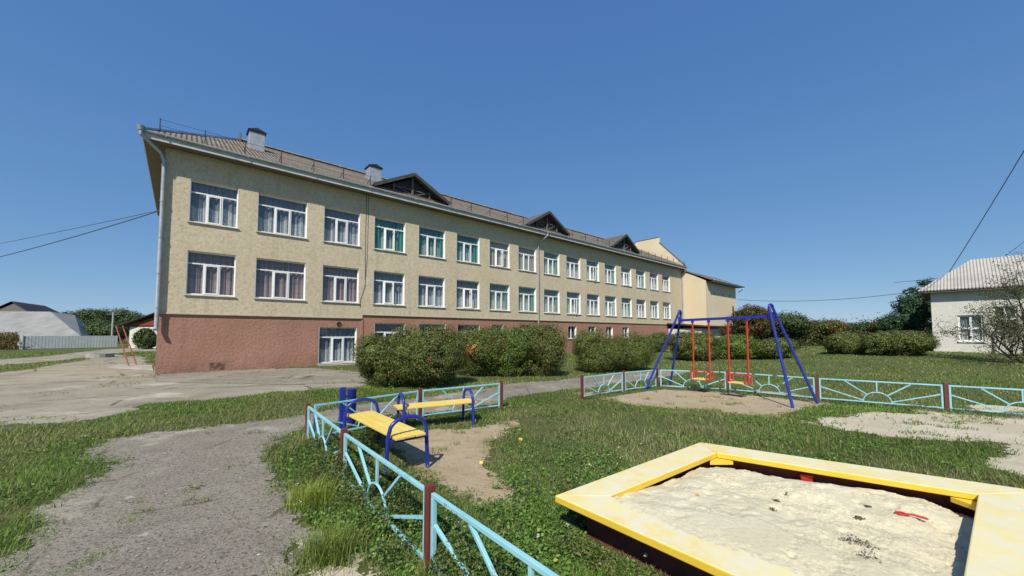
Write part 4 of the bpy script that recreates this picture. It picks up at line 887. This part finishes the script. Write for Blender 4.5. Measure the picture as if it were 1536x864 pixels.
for (ra, rb, z0, z1) in ((.75, .45, 0, .3),):
    for k_ in range(n):
        t0_, t1_ = 2*math.pi*k_/n, 2*math.pi*(k_+1)/n; f_ = lambda r_, t, z: (r_*math.cos(t), r_*math.sin(t), z)
        m.quad(f_(ra, t0_, 0), f_(ra, t1_, 0), f_(ra, t1_, z1), f_(ra, t0_, z1)); m.quad(f_(ra, t0_, z1), f_(ra, t1_, z1), f_(rb, t1_, z1), f_(rb, t0_, z1)); m.quad(f_(rb, t0_, z1), f_(rb, t1_, z1), f_(rb, t1_, 0), f_(rb, t0_, 0))
tag(m.build('manhole_ring', M['pole'], None, loc=p), 'low broken concrete manhole ring on the yard', 'manhole')

# ------------------------------------------------------------------ cables
def cable(label, p, q, sag, r_=.02):
    p = np.array(p); q = np.array(q); pts = [p+(q-p)*t-np.array([0, 0, sag*4*t*(1-t)]) for t in np.linspace(0, 1, 25)]
    o = MB(); o.tube([x-p for x in pts], r_, 5); tag(o.build('overhead_cable', M['cable'], None, True, loc=p), label, 'cable', 'overhead cables')
w_ = S2W(0, .6, 0)
cable('lower sagging cable running from the school corner out over the yard', S2W(-.03, .5, at(237, 316, w_[1])[2]), at(-260, 425, 40), .9, .022)
cable('fainter upper cable leaving the school corner', S2W(-.03, .9, at(237, 314, w_[1])[2]+.05), at(-260, 405, 60), .5, .014)
cable('thin cable from the end wing across the sky towards the white house', S2W(W1+.2, WF-.2, at(1108, 445, 60)[2]-1.0), at(1440, 427, 40), .8, .03)
cable('thick cable rising steeply from the white house roof out of the picture', at(1420, 414, 27.5), at(1640, 50, 16), .15, .022)
cable('short thin cable above the ridge of the white house', at(1500, 390, 28), at(1700, 230, 22), .1, .015)
cable('level cable passing over the white house roof', at(1340, 424, 36), at(1640, 385, 24), .15, .018)

# ------------------------------------------------------------------ grass
sb_out = np.array([oA*.5+iA*.5, oC*.5+iC*.5, oD*.5+iD*.5, oB*.5+iB*.5])[:, :2]
sch_foot = np.array([S2W(*p, 0)[:2] for p in ((0, 0), (46, 0), (46, WF-1.2), (W1, WF-1.2), (W1, 14), (0, 14))])
hs_foot = np.array([[a[0], HY], [a[0]+12, HY-1.2], [a[0]+13, HY+8], [a[0], HY+8]])
def sample(n, r0, r1, pw, half=64):
    u_ = rng.random(n); e = 2-pw; r_ = (r0**e+u_*(r1**e-r0**e))**(1/e); th_ = R(half)*(2*rng.random(n)-1); return np.stack([r_*np.sin(th_), r_*np.cos(th_)], 1)
def cover(P, soft=.12):
    """1 = grass grows, 0 = bare"""
    nz = (fbm(P[:, 0], P[:, 1], .9, 3)-.5)*2; nf = (vnoise(P[:, 0], P[:, 1], .22, 8)-.5)*2
    ok = np.ones(len(P))
    for poly, wob, thin in ((Z_path, .22, 0), (Z_yard, .5, .0), (Z_lane, .3, 0), (Z_bench, .3, .015), (Z_swing, .35, .01), (Z_sandy, .65, .02)):
        s = sdf(P, poly)+wob*nz+.14*nf; ok = np.minimum(ok, np.maximum(thin, sst(.24, -.2, s)))
    ok = np.where((sdf(P, sb_out) > -.02) | (sdf(P, sch_foot) > -.05) | (sdf(P, hs_foot) > -.02), 0, ok)
    clump = vnoise(P[:, 0], P[:, 1], .35, 21)
    bare_ = fbm(P[:, 0], P[:, 1], .9, 95); ok = ok*np.where(bare_ > .66, .25, 1)
    s = sdf(P, Z_strip)+.3*nf+.2*nz; ok = np.where(s > 0, .8, ok)
    for poly in (Z_yard,):
        s = sdf(P, poly); ok = np.where((s > .3) & (vnoise(P[:, 0]*.5, P[:, 1], .8, 31) > .84), .22, ok)
    s = sdf(P, Z_path); ok = np.where((s > 0) & (s < .9) & (clump > .86), .5, ok)
    s = sdf(P, Z_kerbside); ok = np.where((s > -.05) & (clump < .62), ok*.06, ok)
    # cracks with grass along the walkway by the school
    q = (P-O[:2])@uu; t = (P-O[:2])@vv; ca, cb = ground(395, 586)[:2], ground(545, 571)[:2]; cd_ = (cb-ca)/np.linalg.norm(cb-ca); al = (P-ca)@cd_; of = (P-ca)@np.array([-cd_[1], cd_[0]])
    cr = (np.abs(of+.08*np.sin(al*2.3)) < .13*(.4+vnoise(al, al*0, .9, 4))) & (al > 0) & (al < np.linalg.norm(cb-ca)) & (vnoise(q, t, .8, 5) > .3)
    ok = np.where(cr, .9, ok); wl_ = (t < -.02) & (t > -.25-.35*vnoise(q, t*0, 1.2, 6)) & (q > -.5) & (vnoise(q, t*0, .9, 14) > .42); ok = np.where(wl_, .9, ok)
    ok = np.where((q > -1.7) & (q < 1.1) & (t > -.75) & (t < .0) & (clump > .22), .9, ok)
    for poly in (Z_bench, Z_swing, Z_sandy):
        s = sdf(P, poly); ok = np.where((s > .1) & (clump > .82), .7, ok)
    return ok
def fields(P):
    dry = fbm(P[:, 0], P[:, 1], 1.6, 41); x_, y_ = P[:, 0], P[:, 1]
    mead = np.exp(-(((x_-2.0)/2.6)**2+((y_-7.0)/1.5)**2))     # seeded straw-coloured grass before the sandbox
    lush = np.exp(-(((x_-.9)/1.2)**2+((y_-4.4)/1.4)**2))
    fen = np.exp(-((np.abs((x_-A2[0])*(A2-A1)[1]-(y_-A2[1])*(A2-A1)[0])/np.linalg.norm(A2-A1))/.55)**2)*(y_ < 6.6)
    return dry, mead, lush, fen
def grass(n, r0, r1, pw, seed):
    P = sample(n, r0, r1, pw); ok = cover(P); P = P[rng.random(len(P)) < ok]; N = len(P); r_ = np.hypot(P[:, 0], P[:, 1])
    dry, mead, lush, fen = fields(P); tl = vnoise(P[:, 0], P[:, 1], .5, 51)
    h = (.032+.045*tl)*rng.uniform(.5, 1.35, N)*(1+1.0*mead*rng.random(N)+2.6*fen*rng.random(N)**2); h *= np.where(r_ > 14, 1.25, 1)
    w = np.maximum(.0035, .0011*r_)*rng.uniform(.7, 1.3, N)
    th_ = rng.uniform(0, 6.283, N); lean = rng.uniform(.25, 1.5, N)*h; d = np.stack([np.cos(th_), np.sin(th_)], 1); s = np.stack([-d[:, 1], d[:, 0]], 1)
    z0 = hgt(P[:, 0], P[:, 1])-.004
    V = np.zeros((N, 5, 3)); 
    V[:, 0, :2] = P-s*w[:, None]*.5; V[:, 1, :2] = P+s*w[:, None]*.5
    m_ = P+d*(lean*.35)[:, None]; V[:, 2, :2] = m_+s*w[:, None]*.38; V[:, 3, :2] = m_-s*w[:, None]*.38; V[:, 4, :2] = P+d*lean[:, None]
    V[:, :2, 2] = z0[:, None]; V[:, 2:4, 2] = (z0+h*.6)[:, None]; V[:, 4, 2] = z0+h
    g1 = np.array([.16, .27, .046]); g2 = np.array([.235, .29, .075]); st = np.array([.36, .32, .18]); lu = np.array([.125, .29, .045]); br = np.array([.13, .15, .03])
    f = np.clip((dry-.38)*3.2, 0, 1)[:, None]; c = g1*(1-f)+g2*f
    c = c*(1-.5*lush[:, None])+lu*.5*lush[:, None]
    pd = np.clip(.05+.22*(dry > .56)+.6*mead+.12*fen, 0, .65); q = rng.random(N) < pd; c[q] = st*(.6+.5*rng.random((q.sum(), 1)))
    c = c*rng.normal(1, .2, (N, 1)).clip(.5, 1.6)*(.62+.76*fbm(P[:, 0], P[:, 1], 2.2, 61))[:, None]
    return V, c
g = [grass(330000, 1.5, 14, 1.55, 1), grass(150000, 9, 55, 1.35, 2)]
V = np.concatenate([x_[0] for x_ in g]); c = np.concatenate([x_[1] for x_ in g])
tag(stuff(place('grass', np_mesh('grass', V, 5, [(0, 1, 2, 3), (3, 2, 4)], M['blade'], c))), 'short green and straw coloured grass over the playground and lawn', 'grass')
# broad leaved weeds: clover, plantain along the fence and the sandbox
P = sample(420000, 1.5, 10, 1.6); dry, mead, lush, fen = fields(P); nz = vnoise(P[:, 0], P[:, 1], .45, 71)
pr = np.clip(.75*fen*1.2+.5*lush+.35*(nz > .62), 0, 1)*cover(P)*np.where(nz > .34, 1, .25); P = P[rng.random(len(P)) < pr*.8]; N = len(P); fen = fields(P)[3]
zz = rng.uniform(.008, .07, N)*(1+4.2*fen*rng.random(N)*np.maximum(vnoise(P[:, 0], P[:, 1], .3, 77)-.2, 0)*1.4)
P3 = np.stack([P[:, 0], P[:, 1], zz+hgt(P[:, 0], P[:, 1])], 1); nr = unit(rng.normal(0, .55, (N, 3))+[0, 0, 1])
me = leaf_mesh('ground_weeds', P3, nr, rng.uniform(.018, .05, N), shade(N, [(.125, .24, .045), (.095, .195, .036), (.18, .26, .06), (.085, .155, .042)], None, .25), .62)
tag(stuff(place('ground_weeds', me)), 'broad leaved weeds and clover along the fence and sandbox', 'weeds')
# rank weeds that hide the foot of the fence
n_ = 46000; tt = rng.random(n_); dA = A3-A0; base_ = A0+dA*tt[:, None]; nA = np.array([-dA[1], dA[0]])/np.linalg.norm(dA)
P = base_+nA*rng.normal(.05, .20, n_)[:, None]+rng.normal(0, .03, (n_, 2)); hm = np.clip(vnoise(P[:, 0], P[:, 1], .33, 91)-.22, 0, 1)*.62*np.exp(-((P-base_)@nA/.34)**2)
P3 = np.stack([P[:, 0], P[:, 1], hm*rng.random(n_)**.6+.01], 1); k_ = cover(P) > .3; P3 = P3[k_]
more = [P3]
def fringe(p, q, n, hmax, side, width):
    p = np.array(p[:2]); q = np.array(q[:2]); d_ = (q-p)/np.linalg.norm(q-p); nn = np.array([-d_[1], d_[0]])*side; w_ = rng.random(n)*width; P_ = p+(q-p)*rng.random(n)[:, None]+nn*w_[:, None]
    h_ = np.clip(vnoise(P_[:, 0], P_[:, 1], .4, 93)-.12, 0, 1)*hmax*1.5*(1-.6*w_/width); more.append(np.stack([P_[:, 0], P_[:, 1], h_*rng.random(n)**.6+.01+hgt(P_[:, 0], P_[:, 1])], 1))
fringe(oB*.6+iB*.4, oD*.6+iD*.4, 15000, .24, -1, .34); fringe(oB*.6+iB*.4, oA*.6+iA*.4, 9000, .17, 1, .28)
for p_a, p_b in ((C0, C1), (C1, C2), (C2, D1), (D1, D2), (D2, D3), (D3, D4), (A0, B1), (B1, B2)):
    for sd_ in (1, -1): fringe(p_a, p_b, 2600, .14 if p_a is not A0 else .12, sd_, .3)
P3 = np.concatenate(more)
me = leaf_mesh('fence_weeds', P3, unit(rng.normal(0, .8, P3.shape)+[0, 0, .8]), rng.uniform(.014, .042, len(P3)), shade(len(P3), [(.105, .185, .036), (.08, .15, .03), (.16, .215, .05), (.075, .125, .036), (.18, .16, .08)], None, .25), .42, .5)
tag(stuff(place('fence_weeds', me)), 'rank green weeds growing along the foot of the fences and the sandbox', 'weeds')
# sand spilled over the near board
na, nb = 420, 60; A_, B_ = np.meshgrid(np.linspace(.02, .98, na), np.linspace(-.03, .34, nb)); Pn2 = iB[None, None, :]+(iD-iB)[None, None, :]*A_[..., None]-innear[None, None, :]*B_[..., None]
q = fbm(Pn2[..., 0], Pn2[..., 1], .35, 44); q2 = vnoise(Pn2[..., 0], Pn2[..., 1], .03, 46); hs_ = .016*(q*.9+q2*.35-.34-B_/.26)
keep = hs_ > -.0015; Pn2[..., 2] = HB+np.minimum(hs_, .012)+.0005; V3 = Pn2.reshape(-1, 3); kk_ = keep[:-1, :-1] & keep[1:, :-1] & keep[:-1, 1:] & keep[1:, 1:]; jj, ii = np.nonzero(kk_); a_ = jj*na+ii
F_ = np.stack([a_, a_+na, a_+na+1, a_+1], 1); us = np.unique(F_); rm = np.full(len(V3), -1); rm[us] = np.arange(len(us))
me = bpy.data.meshes.new('loose_sand'); me.from_pydata(V3[us].tolist(), [], rm[F_].tolist()); me.materials.append(M['sand'])
tag(stuff(place('loose_sand', me)), 'loose sand spilled along the near board of the sandbox', 'sand')
# dark damp clods in the sand
cl_ = [(1288, 777, .014), (1300, 760, .010), (1180, 742, .012), (1275, 812, .03), (1298, 818, .035), (1300, 836, .03), (1165, 752, .014), (1158, 765, .018)]
P3 = np.concatenate([sand_at(a_, b_)+np.array([0, 0, .004])+rng.normal(0, 1, (90, 3))*np.array([r_, r_, r_*.35]) for a_, b_, r_ in cl_])
me = leaf_mesh('sand_clods', P3, unit(rng.normal(size=P3.shape)+[0, 0, .5]), rng.uniform(.006, .02, len(P3)), shade(len(P3), [(.10, .085, .055), (.16, .135, .09), (.24, .21, .14)], None, .2), .8)
tag(stuff(place('sand_clods', me)), 'dark damp clods lying on the sand', 'clods')
# white clover heads
P = sample(2600, 1.8, 9, 1.2); lush = fields(P)[2]; fen = fields(P)[3]; P = P[rng.random(len(P)) < (.35*lush+.45*fen+.02)*cover(P)*(vnoise(P[:, 0], P[:, 1], .7, 81) > .5)]
N = len(P); P3 = np.stack([P[:, 0], P[:, 1], rng.uniform(.05, .16, N)], 1); P3 = np.repeat(P3, 9, 0)+rng.normal(0, .007, (N*9, 3))
me = leaf_mesh('clover_flowers', P3, unit(rng.normal(size=P3.shape)+[0, 0, .6]), rng.uniform(.010, .018, len(P3)), shade(len(P3), [(.72, .72, .66), (.66, .66, .58)], None, .05), .8)
tag(stuff(place('clover_flowers', me)), 'small white flower heads scattered in the grass', 'flowers')
# taller weeds at the sandbox corner, bench and fence
def weed(label, p, h, nst, leaf=.03, cols=((.06, .10, .025), (.075, .115, .03)), spread=.5, grp=None):
    root = empty('weed', p, 0, label, 'weed', grp); m = MB(); L_ = []
    for _ in range(nst):
        a_ = rng.uniform(0, 6.28); s_ = rng.uniform(.1, spread); hh_ = h*rng.uniform(.6, 1); pts = [np.array([math.cos(a_)*s_*h*t**1.4, math.sin(a_)*s_*h*t**1.4, hh_*t-.02]) for t in np.linspace(0, 1, 6)]
        m.tube(pts, [.004, .0035, .003, .003, .002, .001], 5)
        for t in np.linspace(.15, 1, int(14*h/.3)+4):
            i = min(int(t*5), 4); q = pts[i]+(pts[i+1]-pts[i])*(t*5-i)
            for _k in range(3): L_.append(q+rng.normal(0, leaf*.5, 3))
    m.build('stem', pm('weed_stem', (.10, .13, .05), [(5, (.12, .09, .05), .5, .7)], .8) if 'weed_stem' not in bpy.data.materials else bpy.data.materials['weed_stem'], root, True)
    L_ = np.array(L_); place('leaves', leaf_mesh('leaves', L_, unit(rng.normal(size=L_.shape)+[0, 0, .7]), leaf*rng.uniform(.6, 1.4, len(L_)), shade(len(L_), cols, None, .2), .45), root)
weed('tall stemmed weed growing past the pointed corner of the sandbox', ground(857, 775), .50, 8, .022, grp='tall weeds of the playground')
weed('small weed peeping over the near board of the sandbox', ground(920, 800), .40, 5, .018, grp='tall weeds of the playground')
weed('bushy weed between the litter bin and the near bench', ground(553, 688), .46, 26, .035, ((.04, .07, .02), (.05, .08, .022)), .7, 'tall weeds of the playground')
weed('dark leafy weed under the end of the far bench', ground(604, 642), .34, 20, .035, ((.04, .07, .02), (.05, .08, .022)), .8, 'tall weeds of the playground')
weed('dark leafy weed beside the middle of the fence along the path', ground(585, 742), .34, 20, .032, ((.05, .085, .02), (.06, .09, .025)), .8, 'tall weeds of the playground')
# bright tuft of long grass beside the path
def tuft(label, p, h, n, c):
    th_ = rng.uniform(0, 6.28, n); d = np.stack([np.cos(th_), np.sin(th_)], 1); P = rng.normal(0, .10, (n, 2))*np.array([1.2, .9]); hh_ = h*rng.uniform(.5, 1.1, n); ln = hh_*rng.uniform(.25, 1.5, n); s = np.stack([-d[:, 1], d[:, 0]], 1); w = .0055
    V = np.zeros((n, 5, 3)); V[:, 0, :2] = P-s*w*.5; V[:, 1, :2] = P+s*w*.5; V[:, 2, :2] = P+d*(ln*.3)[:, None]+s*w*.4; V[:, 3, :2] = P+d*(ln*.3)[:, None]-s*w*.4; V[:, 4, :2] = P+d*ln[:, None]; V[:, 2:4, 2] = (hh_*.65)[:, None]; V[:, 4, 2] = hh_
    tag(place('grass_tuft', np_mesh('grass_tuft', V, 5, [(0, 1, 2, 3), (3, 2, 4)], M['blade'], shade(n, [c], None, .2)), loc=p), label, 'grass tuft', 'tufts of long grass')
tuft('bright yellow green tuft of long grass beside the path', ground(470, 760), .26, 460, (.30, .36, .06))
tuft('large green tuft of long grass at the broken path edge', ground(490, 840), .24, 620, (.20, .27, .055))
tuft('straw coloured tuft of dry grass by the fence corner', ground(480, 672), .26, 380, (.36, .30, .16))
# maize at the far left
Yq = rng.uniform(41, 50, 6000); P = np.stack([(rng.uniform(-330, 26, 6000)-768)/FPX*Yq, Yq], 1); P = np.repeat(P, 7, 0); N = len(P); zz = rng.uniform(.1, 1.75, N)*(.8+.3*vnoise(P[:, 0], P[:, 1], 1.5, 3))
me = leaf_mesh('maize_field', np.stack([P[:, 0], P[:, 1], zz], 1)+rng.normal(0, .15, (N, 3)), unit(rng.normal(size=(N, 3))), rng.uniform(.15, .4, N), shade(N, [(.24, .17, .06), (.17, .13, .05), (.09, .11, .03), (.14, .07, .03)], None, .25), .25, 1.2)
tag(stuff(place('maize_field', me)), 'drying yellow maize standing beside the sheet fence', 'maize')
# pebbles and pale chips on the path
P = sample(1500, 1.6, 8, 1.3); P = P[(sdf(P, Z_path) > .1)]; P = P[:420]; N = len(P); P3 = np.stack([P[:, 0], P[:, 1], np.full(N, .016)], 1)
me = leaf_mesh('path_chips', P3, unit(rng.normal(0, .2, (N, 3))+[0, 0, 1]), rng.uniform(.01, .04, N)*np.where(rng.random(N) < .06, 1.8, .8), shade(N, [(.5, .47, .41), (.38, .35, .3), (.16, .14, .12)], None, .1), .7)
tag(stuff(place('path_chips', me)), 'pale stone chips and crumbs lying on the asphalt path', 'stones')

# ------------------------------------------------------------------ light, sky, camera
w = bpy.data.worlds.new('World'); scene.world = w; w.use_nodes = True; nt = w.node_tree
sky = nt.nodes.new('ShaderNodeTexSky'); sky.sky_type = 'NISHITA'; sky.sun_disc = False
EL = R(46); to_sun = np.array([-.23, -.97]); to_sun /= np.linalg.norm(to_sun)
sky.sun_elevation = EL; sky.sun_rotation = math.atan2(to_sun[0], to_sun[1]) % (2*math.pi)
sky.altitude = 0; sky.air_density = .7; sky.dust_density = 0; sky.ozone_density = 5.0
bg = nt.nodes['Background']; bg.inputs['Strength'].default_value = .12
sp_ = nt.nodes.new('ShaderNodeSeparateColor'); cb_ = nt.nodes.new('ShaderNodeCombineColor'); nt.links.new(sky.outputs[0], sp_.inputs[0])   # film-like response of the whole sky
for i_, (gm, kk) in enumerate(((.68, .84), (.51, 1.35), (.30, 2.5))):
    a_ = nt.nodes.new('ShaderNodeMath'); a_.operation = 'POWER'; a_.inputs[1].default_value = gm; b_ = nt.nodes.new('ShaderNodeMath'); b_.operation = 'MULTIPLY'; b_.inputs[1].default_value = kk
    nt.links.new(sp_.outputs[i_], a_.inputs[0]); nt.links.new(a_.outputs[0], b_.inputs[0]); nt.links.new(b_.outputs[0], cb_.inputs[i_])
nt.links.new(cb_.outputs[0], bg.inputs[0])
sl = bpy.data.lights.new('sun', 'SUN'); sl.energy = 4.5; sl.angle = R(.55); sl.color = (1, .93, .80); so3 = bpy.data.objects.new('sun', sl); col.objects.link(so3)
from mathutils import Vector
so3.rotation_euler = Vector((to_sun[0]*math.cos(EL), to_sun[1]*math.cos(EL), math.sin(EL))).to_track_quat('Z', 'Y').to_euler(); so3.location = (-10, -40, 40)
cam = bpy.data.cameras.new('camera'); cam.sensor_width = 36; cam.lens = FPX/1536*36; cam.shift_y = (PY0-432)/1536; cam.clip_end = 5000; cam.clip_start = .05
co = bpy.data.objects.new('camera', cam); col.objects.link(co); co.location = (0, 0, EYE); co.rotation_euler = (R(90)+PITCH, 0, 0); scene.camera = co
scene.view_settings.view_transform = 'Standard'; scene.view_settings.look = 'None'; scene.view_settings.exposure = .3; scene.view_settings.gamma = 1
scene.cycles.max_bounces = 6; scene.cycles.diffuse_bounces = 3; scene.cycles.transparent_max_bounces = 12; scene.cycles.use_denoising = True
